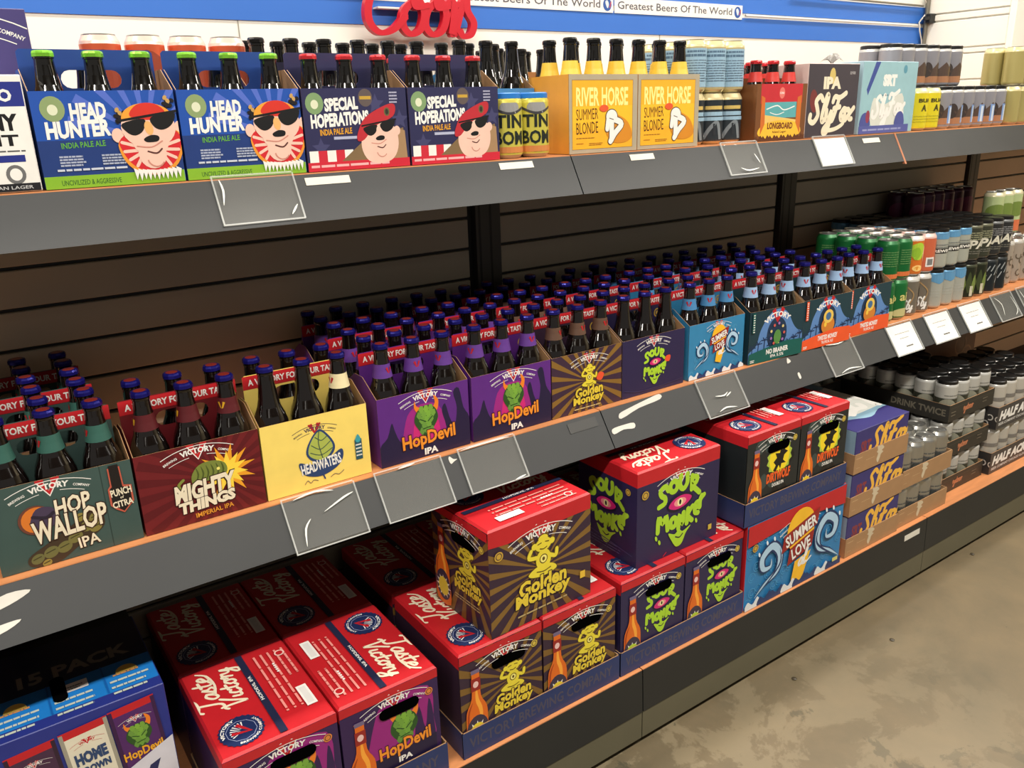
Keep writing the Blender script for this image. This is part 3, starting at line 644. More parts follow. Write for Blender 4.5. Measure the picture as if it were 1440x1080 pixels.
def k_kraft(a):
    a.bg(KRAFT); a.lines(.15, .75, .5, 1, .1, .03, (208, 176, 134), 0); a.lines(1.0, .5, .7, 1, .1, .02, (208, 176, 134), 0); a.lines(.2, .25, .3, 1, .1, .02, (208, 176, 134), 0)
    a.blob([(1.9, 1), (1.95, .8), (1.86, .7), (2.0, .6), (1.9, .3), (2.05, .1), (2.2, .35), (2.25, .5), (2.45, .6), (2.3, .7), (2.5, .8), (2.3, .98)], (206, 190, 160), 3)
def k_black(a):
    a.bg((44, 42, 38)); a.rect(.1, .75, a.w/a.sc-.2, .03, (70, 66, 58)); script(a, 'elioro', 1.7, .32, .6, (196, 122, 80), .14, .8) if False else script(a, 'rysteror', 1.6, .36, .46, (190, 120, 84), .16, .8)
    a.lines(.2, .5, .6, 2, .2, .06, (120, 112, 96)); a.lines(3.8, .6, .6, 2, .2, .05, (120, 112, 96))
def k_blackside(a): a.bg((44, 42, 38)); a.text('DRINK TWICE', a.w/a.sc-3.6, .28, 3.4, .42, (112, 106, 92), .03)
def k_half(a):
    a.bg((64, 62, 62)); a.text('HALF ACRE', .25, .34, 3.4, .46, WHT, .06, 0, .25); a.text('BEER COMPANY CHICAGO ILLINOIS', .2, .12, 3.4, .13, (206, 204, 200), .03)
def k_halfside(a):
    a.bg((52, 50, 50))
    for i in range(26): a.arcline(.15+(i*.53) % 6, .15+(i*.29) % .7, .12, i*40, i*40+260, .05, (196, 192, 184))
def k_fifteen(a):   # height 1, width 1.006
    a.bg((38, 50, 132))
    def mini(x, y, col, kind):
        b = a.sub(x, y, .36, 4); b.rect(-.3, 0, .6, 1, col); b.rect(-.3, .9, .6, .12, RED); b.rect(-.3, 0, .05, 1, tuple(int(c*.7) for c in col)); b.rect(.25, 0, .05, 1, tuple(int(c*.7) for c in col)); vic(b, -.22, .68, .44, WHT if kind != 'home' else RED, False, True)
        if kind == 'home': b.text('HOME', -.2, .42, .4, .2, (44, 70, 110), .06); b.text('GROWN', -.2, .26, .4, .12, (44, 70, 110), .06)
        if kind == 'devil': cone(b, 0, .26, .44); b.text('HopDevil', -.26, .1, .52, .18, (236, 170, 40), .03)
        if kind == 'golden': monkey(b, 0, .25, .4); b.text('Golden', -.24, .1, .48, .14, (228, 206, 60), .04)
        if kind == 'green': b.ell(0, .4, .22, .25, (60, 140, 70))
    mini(.18, .54, (60, 120, 70), 'green'); mini(.42, .56, (70, 44, 70), 'golden'); mini(.65, .58, (222, 218, 196), 'home'); mini(.87, .60, (80, 38, 100), 'devil')
    a.poly([(0, .02), (0, .28), (.35, .38), (.6, .52), (1.006, .70), (1.006, .30), (.5, .1)], (214, 216, 226)); a.text('VICTORY', .06, .27, .92, .17, (34, 44, 92), .06, 20, .1); a.rect(0, 0, 1.01, .04, (30, 40, 110))
def k_fiftop(a):
    a.bg((18, 26, 52)); W_ = a.w/a.sc; a.rect(0, .10, W_, .34, (28, 120, 200)); a.rect(0, 0, W_, .10, (38, 50, 132)); a.text('15 PACK', .55, .52, .72, .15, (120, 116, 106), .04)  # dark navy rear paints in the shelf's shadow, bright blue the lit part
    for i in range(4):
        x = .05+i*W_/4; a.lines(x, .20, W_/4-.08, 3, .07, .022, (190, 200, 190)); a.rect(x-.03, .1, .01, .34, (20, 92, 170))
        if i == 2: a.rect(x+.02, .28, .2, .1, WHT); a.lines(x+.05, .33, .14, 2, .03, .012, (90, 100, 120))
        else: a.ell(x+.12, .29, .07, .08, (222, 190, 90), a0=0, a1=180); a.lines(x+.03, .27, .18, 1, .03, .02, (206, 150, 90))
def k_fifback(a): a.bg((26, 26, 30)); a.text('15 PACK', .5, .3, 1.5, .4, (96, 92, 84), .06)

# ------------------------------------------------------------------ things
COUNT = {}
def thing(name, label, cat, loc=(0, 0, 0), rz=0, group=None):
    o = bpy.data.objects.new(name, None); COL.objects.link(o); o.empty_display_size = .05
    o.location = loc; o.rotation_euler = (0, 0, rz); tag(o, label, cat, group); return o
def tag(o, label, cat, group=None):
    o['label'] = label; o['category'] = cat
    if group: o['group'] = group
    return o
def dup(root, loc, rz=0, label=None, group=None):
    r = root.copy(); COL.objects.link(r); r.location = loc; r.rotation_euler = (0, 0, rz)
    if label: r['label'] = label
    if group: r['group'] = group
    for ch in root.children:
        c = ch.copy(); COL.objects.link(c); c.parent = r
        for g in ch.children:
            d = g.copy(); COL.objects.link(d); d.parent = c
    return r
PROTO = {}
def place(key, maker, loc, rz, label, group=None):
    """first use keeps the built thing, later uses copy it with all its parts"""
    if key not in PROTO:
        o = maker(); PROTO[key] = o; o.location = loc; o.rotation_euler = (0, 0, rz); o['label'] = label
        if group: o['group'] = group
        return o
    return dup(PROTO[key], loc, rz, label, group)

BW, BH, BD = .197, .1356, .139
def arc_pts(cx, cy, rx, ry, a0, a1, n): return [(cx+rx*cos(math.radians(a0+(a1-a0)*i/n)), cy+ry*sin(math.radians(a0+(a1-a0)*i/n))) for i in range(n+1)]
def slot(cx, cy, w, h, n=6): return arc_pts(cx+w/2-h/2, cy, h/2, h/2, -90, 90, n)+arc_pts(cx-w/2+h/2, cy, h/2, h/2, 90, 270, n)
def carrier(design, col, side=None, band=RED, bandtext='A VICTORY FOR YOUR TASTE', w=BW, h=BH, gold=True, top=.207, gable=True):
    side = side or col
    t = thing('six_pack_carrier', '', 'carton')
    m = MB(); m.prism([[(0, 0), (w, 0), (w, h), (0, h)]], FRONT(0, 0, .0005), .0012, col, KRAFT); a = Art(m, FRONT(0, 0, .0005), w, h, h); design(a); m.obj('front_panel', t)
    m = MB(); m.prism([[(0, 0), (w, 0), (w, h), (0, h)]], FRONT(0, BD-.0012, .0005), .0012, KRAFT, col); m.obj('back_panel', t)
    for x, fr in ((0, LEFT(0, BD, .0005)), (w, RIGHT(w, 0, .0005))):
        m = MB(); pr = [(0, 0), (BD, 0), (BD, h), (BD*.62, h+(.032 if gable else 0)), (BD*.38, h+(.032 if gable else 0)), (0, h)]
        m.prism([pr], fr, .0012, side, KRAFT); m.obj('side_panel', t)
    m = MB(); y = BD/2+.0006; hw = w-.006
    body = [[(.003, 0), (hw, 0), (hw, top-.004), (hw-.004, top), (.007, top), (.003, top-.004)], slot(w/2, top-.042, .085, .026) if top > .17 else slot(w/2, .09, .085, .02)]
    m.prism(body, FRONT(0, y, .002), .0013, col, col)
    a = Art(m, FRONT(0, y, .002), w, top, 1)
    if bandtext:
        a.rect(.003, top-.025, w-.009, .024, band); a.text(bandtext, .012, top-.019, w-.027, .0115, WHT, .03)
        a.rect(.003, top-.025, w-.009, .0008, (150, 20, 30))
    if gold: a.ell(w-.022, top-.045, .011, .011, (196, 158, 60)); a.ell(w-.022, top-.045, .008, .008, col); a.ell(w-.022, top-.045, .005, .005, (196, 158, 60))
    m.obj('handle_panel', t)
    for i in (1, 2):
        m = MB(); x = w*i/3; m.box(x-.0005, x+.0005, .003, BD-.003, .002, h*.62, KRAFT); m.obj('divider', t)
    return t
BOTTLE = [(.024, 0), (.0295, .003), (.0303, .012), (.0303, .118), (.0295, .130), (.026, .144), (.0205, .158), (.0172, .172), (.0152, .188), (.0138, .205), (.0132, .2145), (.0142, .2155), (.0142, .2185), (.0130, .2195), (.0128, .2235)]
STUB = lambda p, k: [(r, z*k) for r, z in p]
def bottle(cap=(38, 34, 130), captop=(170, 50, 40), neck=None, mark=None, glass=M_GLASS, seed=0, tall=False, k=1):
    t = thing('beer_bottle', '', 'bottle')
    m = MB(); m.lathe(STUB(BOTTLE, k), glass, 18); m.obj('glass', t)
    m = MB(); d = .2293*(k-1); m.lathe([(.0152, .2205+d), (.0150, .2255+d), (.0138, .2285+d), (.0120, .2293+d)], ink(cap, kind='foil'), 20, wob=-.04, smooth=False, cap0=False)
    if captop: m.lathe([(.0098, .22935+d), (.0094, .2296+d)], ink(captop, kind='foil'), 12, cap0=False)
    m.obj('cap', t)
    if neck:
        z0, z1 = (.166, .192) if not tall else (.152, .184)
        if k < 1: z0, z1 = .168, .196
        m = MB(); def_r = lambda z: .0206+(z-.158)*(-.0034/.014) if z < .172 else .0172+(z-.172)*(-.002/.016)
        m.lathe([(def_r(z0)+.0006, z0*k), (def_r((z0+z1)/2)+.0006, (z0+z1)/2*k), (def_r(z1)+.0006, z1*k)], ink(neck), 18, cap0=False, cap1=False)
        if mark:
            a = Art(m, cylf(def_r((z0+z1)/2)+.0008, z0, -PI/2-.5), .1, .03, 1, cyl=True)
            a.stroke([(-.005, .02), (0, .006), (.005, .02)], .0042, mark, 0, caps=False); a.rect(-.007, .003, .014, .0016, WHT)
        m.obj('neck_label', t)
    return t
LR = ('left', 'middle', 'right')
def six_pack(x, y, z, rz, design, key, desc, cap, captop, neck, mark, colr, rows_desc, glass=M_GLASS, group=None, lonely=False, **kw):
    """a carrier and its six bottles, every bottle a thing of its own"""
    place('c'+key, lambda: carrier(design, colr, **kw), (x, y, z), rz, f'{desc} cardboard six-pack carrier with a raised handle, {rows_desc}', group)
    R = Matrix.Rotation(rz, 3, 'Z'); w = kw.get('w', BW)
    for j in range(2):
        for i in range(3):
            p = R @ Vector((w*(i+.5)/3, .0345+j*.070, .0021))
            lab = f'dark bottle at {("front","back")[j]} {LR[i]} of the {desc} six-pack, {rows_desc}'
            kk = 'b'+key
            if key == 'heads' and (j, i) == (0, 2): kk, neck, mark = 'bcream', (236, 222, 176), RED; lab = 'dark bottle with a cream neck label, front right of the pale yellow six-pack'
            elif key == 'heads': neck = mark = None
            place(kk, lambda: bottle(cap, captop, neck, mark, glass, tall=key == 'river', k=.83 if key in ('hunter', 'special', 'kona') else 1), (x+p.x, y+p.y, z+p.z), random.uniform(-1.2, 1.2)+(0 if j == 0 else .8), lab, 'bottles in the '+(group or desc+' carrier'))

# ------------------------------------------------------------------ setting
FZ = -.795
def struct(o): o['kind'] = 'structure'; return o
m = MB(); m.box(-3, 5.2, -5.0, .75, FZ-.05, FZ, floor_mat()); struct(m.obj('floor'))
m = MB(); M_CEIL = principled('ceiling_paint', (120, 117, 110), .8); m.box(-3, 5.2, -5.0, .9, 2.1, 2.15, M_CEIL); struct(m.obj('ceiling'))
m = MB(); m.box(-3, 5.1, .75, .85, FZ, 2.1, M_WALLW)
m.box(-3, 3.6, .747, .75, .852, .915, M_BLUE); m.box(-3, 3.6, .747, .75, .930, .992, M_BLUE)
for x in (-.6, .7, 2.06): m.box(x-.001, x+.001, .7485, .75, FZ, .852, (150, 146, 132))
struct(m.obj('wall_back'))
m = MB(); m.box(3.6, 3.68, .40, .75, .545, 2.1, M_WALLW); m.box(3.6, 3.68, .48, .75, FZ, .545, M_WALLW); w_r = struct(m.obj('wall_right'))
for z0, z1 in ((.55, .70), (.705, .80), (.805, .822), (.828, .93), (.936, .958), (.964, 1.1), (1.106, 1.3)):
    m = MB(); m.box(3.588, 3.6, .405, .742, z0, z1, M_WALLW, .002); m.obj('siding_board', w_r)
m = MB(); m.box(3.575, 3.69, .375, .40, .545, 2.1, M_WALLW, .003); struct(m.obj('trim_1'))
m = MB(); m.box(3.70, 3.76, .34, .375, .545, 2.1, M_DARK); struct(m.obj('trim_2'))
m = MB(); m.box(5.1, 5.2, -5, .75, FZ, 2.1, principled('far_wall_paint', (150, 140, 116), .8)); struct(m.obj('wall_far'))
m = MB(); m.box(3.7, 5.1, .50, .60, FZ, .95, principled('far_wall_paint', (160, 150, 124), .8)); struct(m.obj('wall_beyond'))

# ------------------------------------------------------------------ shelving
sh = thing('gondola_shelving', 'long grey slat-backed shelving unit with three tiers and orange wood shelf tops', 'shelving', (0, 0, FZ))
def shp(mb, name, parent=sh):
    o = mb.obj(name, parent); o.location = (0, 0, -FZ) if parent is sh else (0, 0, 0); return o
JX = [-1.25, -.045, 1.143, 2.338, 3.53, 4.73]
LV = dict(top=((.078, .5386), (.036, .463)), mid=((-.018, -.002), (-.068, -.075)), bot=((-.168, -.5905), (-.172, -.702)))
PY = .448
for b in range(5):
    x0, x1 = JX[b]+.0015, JX[b+1]-.0015
    for lv, (A, B) in LV.items():
        m = MB(); m.box(x0, x1, A[0]+.001, PY-.002, A[1]-.016, A[1]+.002, M_WOOD); s = shp(m, 'shelf_board')
        m = MB(); t_ = .012; pr = [(A[0], A[1]), (B[0], B[1]), (B[0]+t_, B[1]), (A[0]+t_, A[1])] if lv != 'bot' else [(A[0], A[1]), (B[0], B[1]), (B[0]+t_, B[1]), (A[0]+t_, A[1])]
        V = [(x, y, z) for x in (x0, x1) for y, z in pr]
        m.add(V, [(0, 1, 5, 4), (1, 2, 6, 5), (2, 3, 7, 6), (3, 0, 4, 7), (3, 2, 1, 0), (4, 5, 6, 7)], M_LIP if lv != 'bot' else M_LIPB)
        m.obj('front_lip', s)
        if lv != 'bot':
            m = MB(); m.box(x0+.05, x1-.05, A[0]+.03, PY-.01, A[1]-.03, A[1]-.0165, M_DARK); m.obj('support_rail', s)
            for xb in (x0+.02, x1-.03):
                m = MB(); m.add([(xb+dx, y, z) for dx in (0, .004) for y, z in ((A[0]+.03, A[1]-.017), (PY-.012, A[1]-.017), (PY-.012, A[1]-.10), (A[0]+.03, A[1]-.035))], [(0, 3, 2, 1), (4, 5, 6, 7), (0, 1, 5, 4), (1, 2, 6, 5), (2, 3, 7, 6), (3, 0, 4, 7)], M_DARK); m.obj('bracket', s)
    m = MB(); m.box(x0, x1, -.170, -.160, -.776, -.7025, M_KICK); shp(m, 'kick_plate')
    m = MB(); m.box(x0, x1, -.150, -.12, FZ+.001, -.72, M_DARK); shp(m, 'base_rail')
    # slats between the uprights
    u0, u1 = JX[b]+.047+.018, JX[b+1]-.047+.018
    for k in range(-7, 8):
        z0 = .0035+k*.0762+.003; z1 = z0+.0692
        if -.02 < z0 < .0 or z1 > .535: continue
        m = MB(); m.box(u0, u1, PY, PY+.012, z0, z1, M_PANEL, .0018); shp(m, 'slat')
m = MB(); m.box(JX[0], JX[-1], PY+.009, PY+.022, FZ+.01, .535, M_DARK); shp(m, 'back_panel')
for x in JX:
    m = MB(); m.box(x-.029+.018, x+.063, PY-.008, PY+.016, FZ+.001, .538, M_POST)
    m.box(x-.003+.0, x+.003, PY-.0085, PY-.008, -.55, .53, M_DARK); m.box(x+.030, x+.036, PY-.0085, PY-.008, -.55, .53, M_DARK); shp(m, 'upright')
m = MB(); m.add([(2.3365+dx, y, z) for dx in (0, .008) for y, z in ((.0765, .5386), (.032, .456), (.04, .456), (.085, .5386))], [(0, 1, 2, 3), (7, 6, 5, 4), (0, 4, 5, 1), (1, 5, 6, 2), (2, 6, 7, 3), (3, 7, 4, 0)], M_RUST); shp(m, 'joint_strip')

def lipfr(lv, x, t=0, off=.0006):
    """frame lying on a shelf lip: u along the shelf, v up the lip, origin at height t (0 bottom, 1 top)"""
    A, B = LV[lv]; A3, B3 = Vector((x, A[0], A[1])), Vector((x, B[0], B[1])); v = (A3-B3).normalized(); u = Vector((1, 0, 0)); n = u.cross(v)
    o = B3+(A3-B3)*t+n*off
    return plane(o, u, v)
def lip_len(lv): A, B = LV[lv]; return math.hypot(A[0]-B[0], A[1]-B[1])
def sticker(lv, x, w, h, t, label, col=(226, 222, 208), sk=0):
    m = MB(); fr = lipfr(lv, x, t); m.prism([[(0, 0), (w, 0), (w+sk, h), (sk, h)]], lambda a_, b_, h_: fr(a_, b_, h_+.0006), .0006, col)
    tag(m.obj('price_sticker'), label, 'sticker', 'small stickers on the shelf lips')
sticker('top', .556, .082, .014, .76, 'long blank white sticker on the top shelf lip below the red-based six-packs')
sticker('top', .958, .082, .014, .78, 'blank white sticker on the top shelf lip below the two yellow cans')
sticker('top', 1.305, .072, .014, .76, 'blank white sticker on the top shelf lip below the right orange carton')
sticker('top', 2.175, .080, .014, .74, 'blank white sticker on the top shelf lip below the pale blue carton')
sticker('mid', 1.045, .078, .022, .66, 'dark grey sticker on the middle shelf lip left of the joint', (52, 52, 50))
sticker('bot', 2.216, .082, .018, .66, 'white sticker on the bottom shelf lip below the brown trays')
def residue(lv, x, t, pts, label, s=1):
    m = MB(); fr = lipfr(lv, x, t); m.prism([[(p[0]*s, p[1]*s) for p in smooth_pts(pts, 3, True)]], lambda a_, b_, h_: fr(a_, b_, h_+.0004), .0004, (212, 208, 198))
    tag(m.obj('paper_scrap_and_glint'), label, 'paper scrap', 'torn paper and tape left on the shelf lips')
residue('mid', 1.19, .66, [(0, 0), (.06, .012), (.13, .018), (.132, .030), (.09, .026), (.03, .018), (.0, .012)], 'long torn strip of white tape on the middle shelf lip right of the joint')
residue('mid', 1.155, .34, [(0, 0), (.03, .004), (.06, .0), (.064, .012), (.03, .014), (.0, .012)], 'torn white paper scrap on the middle shelf lip just below the long tape strip')
residue('mid', .752, .80, [(0, 0), (.008, .003), (.016, .006), (.008, .008), (.002, .015), (-.002, .01)], 'tiny white paper scrap between the second and third clear sleeves')
residue('mid', 1.78, .80, [(0, 0), (.016, .003), (.008, .014)], 'tiny white triangle of paper on the lip below the green-banded carrier')
residue('mid', 1.80, .26, [(0, 0), (.008, .002), (.008, .016), (.0, .014)], 'tiny white oval scrap low on the lip below the orange-banded carrier')
residue('mid', -.02, .62, [(0, 0), (.03, .006), (.05, .016), (.02, .02), (-.01, .01)], 'painted glint of a clear sleeve at the left end of the middle shelf lip')  # white shapes paint in the glints of a clear sleeve, here and below
residue('mid', -.04, .22, [(0, 0), (.03, .004), (.05, .014), (.02, .014), (-.01, .01)], 'lower white tape scrap at the left end of the middle shelf lip')
def holder(lv, x, w, h, label, card=False, drop=.0, glint=None, group='clear price sleeves on the shelf lips'):
    t = thing('price_sleeve', label, 'price sleeve', (0, 0, 0), 0, group); L = lip_len(lv); y0 = L-h+.004-drop; fr = lipfr(lv, x, 0, .002); rr = random.Random(int(x*1000))
    m = MB(); n = 8; vs = []
    for i in range(n+1):
        for j in range(4):
            bow = .0022*sin(PI*i/n)*(1+.6*rr.random())+.001*rr.random(); vs.append(fr(w*i/n, y0+h*j/3, .0012+bow))
    m.add(vs, [(i*4+j, (i+1)*4+j, (i+1)*4+j+1, i*4+j+1) for i in range(n) for j in range(3)], M_CLEAR, True)
    o = m.obj('sleeve_front', t)
    m = MB(); m.prism([[(0, y0), (w, y0), (w, y0+h), (0, y0+h)]], fr, .0005, M_CLEAR); m.obj('sleeve_back', t)
    m = MB()
    for a_, b_ in (((0, y0), (w, y0)), ((0, y0), (0, y0+h)), ((w, y0), (w, y0+h)), ((0, y0+h), (w, y0+h))):
        dx, dy = (0, .0022) if a_[1] == b_[1] else (.0022, 0)
        m.prism([[a_, (a_[0]+dx, a_[1]) if dx else b_, (b_[0]+dx, b_[1]+dy), (b_[0], b_[1]) if dx else (a_[0]+dx, a_[1]+dy)]], lambda p, q, r_: fr(p, q, r_+.0032), .003, M_CREASE)
    m.obj('sleeve_seam', t)
    if card:
        m = MB(); m.prism([[(.004, y0+.003), (w-.003, y0+.003), (w-.003, y0+h-.006), (.004, y0+h-.006)]], lambda p, q, r_: fr(p, q, r_+.0010), .0003, WHT)
        if card == 'text':
            a = Art(m, lambda p, q, r_: fr(p, q, r_+.0010), w, h, 1); a.lines(.03, y0+h*.66, w-.06, 1, .008, .002, (150, 146, 140), 0); a.lines(.045, y0+h*.5, w-.09, 1, .008, .002, (150, 146, 140), 0); a.lines(.06, y0+h*.22, .035, 1, .01, .004, (90, 90, 90), 0)
        m.obj('price_card', t)
    if glint:  # pale strokes paint glints on the film, and residue in one sleeve
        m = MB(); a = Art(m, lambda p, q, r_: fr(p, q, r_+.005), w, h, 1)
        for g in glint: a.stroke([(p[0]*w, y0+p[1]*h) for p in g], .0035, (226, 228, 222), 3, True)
        m.obj('painted_glint_and_residue', t)
    return t
holder('top', .400, .135, .084, 'clear sleeve with crumpled edges, leftmost one on the top shelf lip', glint=[[(.08, .95), (.1, .7), (.06, .4)], [(.85, .1), (.95, .3)]])
holder('top', 1.60, .13, .084, 'crumpled clear sleeve on the top shelf lip below the six-pack of red-necked bottles', glint=[[(.05, .9), (.2, .98), (.4, .9)], [(.3, .2), (.5, .1), (.8, .15)], [(.88, .3), (.8, .6)]])
holder('top', 1.955, .14, .084, 'sleeve filled with a white card on the top shelf lip below the dark script carton', 'plain')
holder('mid', .415, .135, .098, 'crumpled clear sleeve on the middle shelf lip below the yellow carrier', glint=[[(.15, .95), (.45, 1.0), (.7, .93)], [(.15, .1), (.2, .4), (.3, .55)], [(.5, .6), (.8, .75), (.95, .8)]])
holder('mid', .592, .14, .096, 'flat clear sleeve on the middle shelf lip below the left purple carrier', glint=[[(.35, .97), (.6, .99)]])
holder('mid', .772, .135, .092, 'flat clear sleeve on the middle shelf lip below the right purple carrier', glint=[[(.05, .97), (.5, .99), (.9, .97)], [(.75, .02), (.95, .06)]])
holder('mid', 1.44, .14, .098, 'clear sleeve with white residue inside on the lip below the blue wave carrier', glint=[[(.3, .5), (.5, .46), (.62, .52)], [(.25, .1), (.45, .16), (.7, .1)], [(.55, .42), (.7, .5)]])
holder('mid', 1.935, .13, .096, 'crumpled clear sleeve on the middle shelf lip below the orange-banded carriers', glint=[[(.1, .95), (.5, .9), (.8, .95)], [(.2, .05), (.5, .12), (.9, .06)]])
holder('mid', 2.235, .135, .098, 'white price card in a sleeve below the green cans, leftmost of three', 'text')
holder('mid', 2.44, .135, .098, 'white price card in a sleeve below the orange cans, middle of three', 'text')
holder('mid', 2.64, .135, .098, 'white price card in a sleeve below the dark cans, rightmost of three', 'text')
holder('mid', 2.845, .135, .096, 'crumpled clear sleeve on the middle shelf lip right of the three white cards', glint=[[(.1, .9), (.3, .6), (.2, .2)], [(.7, .1), (.9, .3), (.85, .8)]])
holder('mid', 3.02, .13, .096, 'clear sleeve at the right edge of the picture on the middle shelf lip', glint=[[(.1, .9), (.2, .4)]])

# ------------------------------------------------------------------ wall signs
def banner(x0, label):
    m = MB(); w, h = .584, .044; fr = FRONT(x0, .7445, .909); m.prism([[(0, 0), (w, 0), (w, h), (0, h)]], fr, .002, WHT)
    a = Art(m, fr, w, h, 1); a.text('Greatest Beers Of The World', .012, .012, .52, .022, (84, 84, 92), .01)
    a.ell(.56, .022, .017, .018, (40, 84, 160)); a.blob([(.552, .03), (.556, .018), (.562, .012), (.566, .024), (.56, .034)], (210, 220, 226)); a.stroke([(.575, .03), (.57, .015)], .003, (200, 60, 50), 0)
    tag(m.obj('paper_banner'), label, 'banner', 'paper banners on the blue wall')
banner(1.862, 'white paper banner with a globe on the blue wall, rightmost')
banner(1.272, 'white paper banner with a globe on the blue wall, left of the rightmost one')
banner(.684, 'white paper banner on the wall mostly hidden behind the red sign')
cs = thing('script_sign', 'red three-dimensional cursive lettering sign on the wall above the bottles', 'sign', (.998, .70, .826))
CO = [[[(.125, .12), (.13, .15), (.10, .165), (.055, .14), (.018, .075), (.014, .03), (.040, .004), (.08, .012), (.118, .045)]],
      [[(.150, .082), (.118, .060), (.108, .024), (.128, .002), (.158, .014), (.172, .05), (.160, .08), (.145, .084), (.150, .066), (.185, .072)]],
      [[(.215, .082), (.184, .060), (.174, .024), (.194, .002), (.224, .014), (.238, .05), (.226, .08), (.211, .084), (.216, .066), (.250, .072)]],
      [[(.240, .072), (.256, .084), (.264, .066), (.252, .004)], [(.256, .044), (.268, .074), (.290, .078)]],
      [[(.262, .004), (.300, .100), (.304, .064), (.322, .034), (.312, .006), (.288, .000), (.276, .014)]]]
CRED = ink((200, 26, 44), kind='plastic')
for sts in CO:
    m = MB()
    for st in sts:
        p = smooth_pts(st, 6); n = len(p); L_, R_ = [], []
        for i in range(n):
            a_, b_ = p[max(0, i-1)], p[min(n-1, i+1)]; dx, dy = b_[0]-a_[0], b_[1]-a_[1]; l = math.hypot(dx, dy); ww = .0060*(1+.7*abs(dy)/l)
            L_.append((p[i][0]-dy/l*ww, p[i][1]+dx/l*ww)); R_.append((p[i][0]+dy/l*ww, p[i][1]-dx/l*ww))
        for i in range(n-1):
            q = [R_[i], R_[i+1], L_[i+1], L_[i]]
            m.add([(x, -i*4e-5, z) for x, z in q]+[(x, .016+i*4e-5, z) for x, z in q], [(0, 1, 2, 3), (7, 6, 5, 4), (0, 4, 5, 1), (2, 6, 7, 3)], CRED)
        for e in (p[0], p[-1]):
            D = [(e[0]+.0068*cos(a*PI/6), e[1]+.0068*sin(a*PI/6)) for a in range(12)]
            m.add([(x, .0003, z) for x, z in D]+[(x, .0157, z) for x, z in D], [tuple(range(12)), tuple(range(23, 11, -1))]+[(i, 12+i, 12+(i+1) % 12, (i+1) % 12) for i in range(12)], CRED)
    m.obj('letter', cs)
m = MB(); m.box(.05, .29, .019, .049, .062, .066, M_WALLW); m.obj('mounting_bar', cs)
def tube(name, pts, r, mat, label=None, cat=None, parent=None, group=None):
    cu = bpy.data.curves.new(name, 'CURVE'); cu.dimensions = '3D'; cu.bevel_depth = r; cu.bevel_resolution = 1
    sp = cu.splines.new('POLY'); sp.points.add(len(pts)-1)
    for q, p in zip(sp.points, pts): q.co = (*p, 1)
    o = bpy.data.objects.new(name, cu); COL.objects.link(o); dg = bpy.context.evaluated_depsgraph_get(); me = bpy.data.meshes.new_from_object(o.evaluated_get(dg))
    bpy.data.objects.remove(o); me.materials.clear(); me.materials.append(mat); o = bpy.data.objects.new(name, me); COL.objects.link(o)
    if label: tag(o, label, cat, group)
    if parent: o.parent = parent
    return o
GM = principled('conduit_metal', (128, 124, 112), .4, .6)
tube('conduit', [(3.575, .73, FZ+.02), (3.575, .73, 2.09)], .009, GM, 'vertical grey conduit pipe in the far wall corner', 'pipe')
m = MB(); m.box(3.552, 3.598, .70, .722, .93, .965, M_DARK, .003); m.lathe([(.012, .94), (.012, .952)], M_DARK, 10, (3.54, .711)); tag(m.obj('junction_box'), 'small black junction box on the conduit in the wall corner', 'junction box')
tube('white_cable', [(3.555+.03*sin(k*.5)*(1 if k < 9 else .5), .735, 1.02-k*.011) for k in range(18)], .003, ink((225, 222, 210), kind='plastic'), 'looped white cable hanging beside the wall corner conduit', 'cable')
tube('white_conduit', [(2.46, .742, .9225), (3.54, .742, .9225)], .004, ink((236, 234, 226), kind='plastic'), 'thin white conduit running along the blue wall', 'pipe')
tube('hanging_rail', [(2.7, .735, 1.0), (3.55, .735, .996)], .004, GM, 'thin grey rail along the top of the blue wall band', 'rail')
m = MB(); m.box(3.25, 3.52, .738, .749, .62, .78, (222, 216, 196), .002); m.box(3.27, 3.50, .736, .738, .755, .762, (140, 134, 116)); tag(m.obj('wall_panel_cover'), 'cream access cover on the white wall behind the upper cans', 'panel')

# ------------------------------------------------------------------ top shelf
TZ = .5412
CAPG, CAPR = (126, 196, 56), (206, 50, 58)
TY = .0827
for i, x in enumerate((.167, .368)):
    six_pack(x, TY, TZ, 0, d_hunter, 'hunter', 'blue bearded-face', CAPG, None, None, None, (30, 66, 140), f'{("left","right")[i]}-hand one of two', M_GLASSB, 'two blue bearded-face six-packs', bandtext=None, gold=False, top=.195)
for i, x in enumerate((.569, .770)):
    six_pack(x, TY, TZ, 0, d_special, 'special', 'navy red-beret', CAPR, None, None, None, (44, 44, 82), f'{("left","right")[i]}-hand one of two', M_GLASSB, 'two navy red-beret six-packs', bandtext=None, gold=False, top=.195)
for i, x in enumerate((.540, .742)):
    six_pack(x, TY+.165, TZ, 0, d_special, 'plainback', 'plain navy', (24, 22, 22), None, None, None, (52, 50, 78), f'{("left","right")[i]}-hand one of two', M_GLASSB, 'two plain navy six-packs in the second row', bandtext=None, gold=False, top=.19)
def d_lblue(a): a.bg((70, 140, 200)); a.poly([(.5, .3), (.72, .9), (.94, .3)], WHT)
six_pack(.944, TY+.115, TZ, 0, d_lblue, 'lblue', 'sky blue white-triangle', (24, 22, 22), None, None, None, (70, 140, 200), 'behind the yellow cans', M_GLASSB, None, bandtext=None, gold=False, top=.14)
def d_orang(a): a.bg((210, 140, 80))
six_pack(1.16, TY+.29, TZ, 0, d_orang, 'orang', 'plain orange', (24, 22, 22), None, None, None, (210, 140, 80), 'at the back', M_GLASSB, None, bandtext=None, gold=False, top=.18)
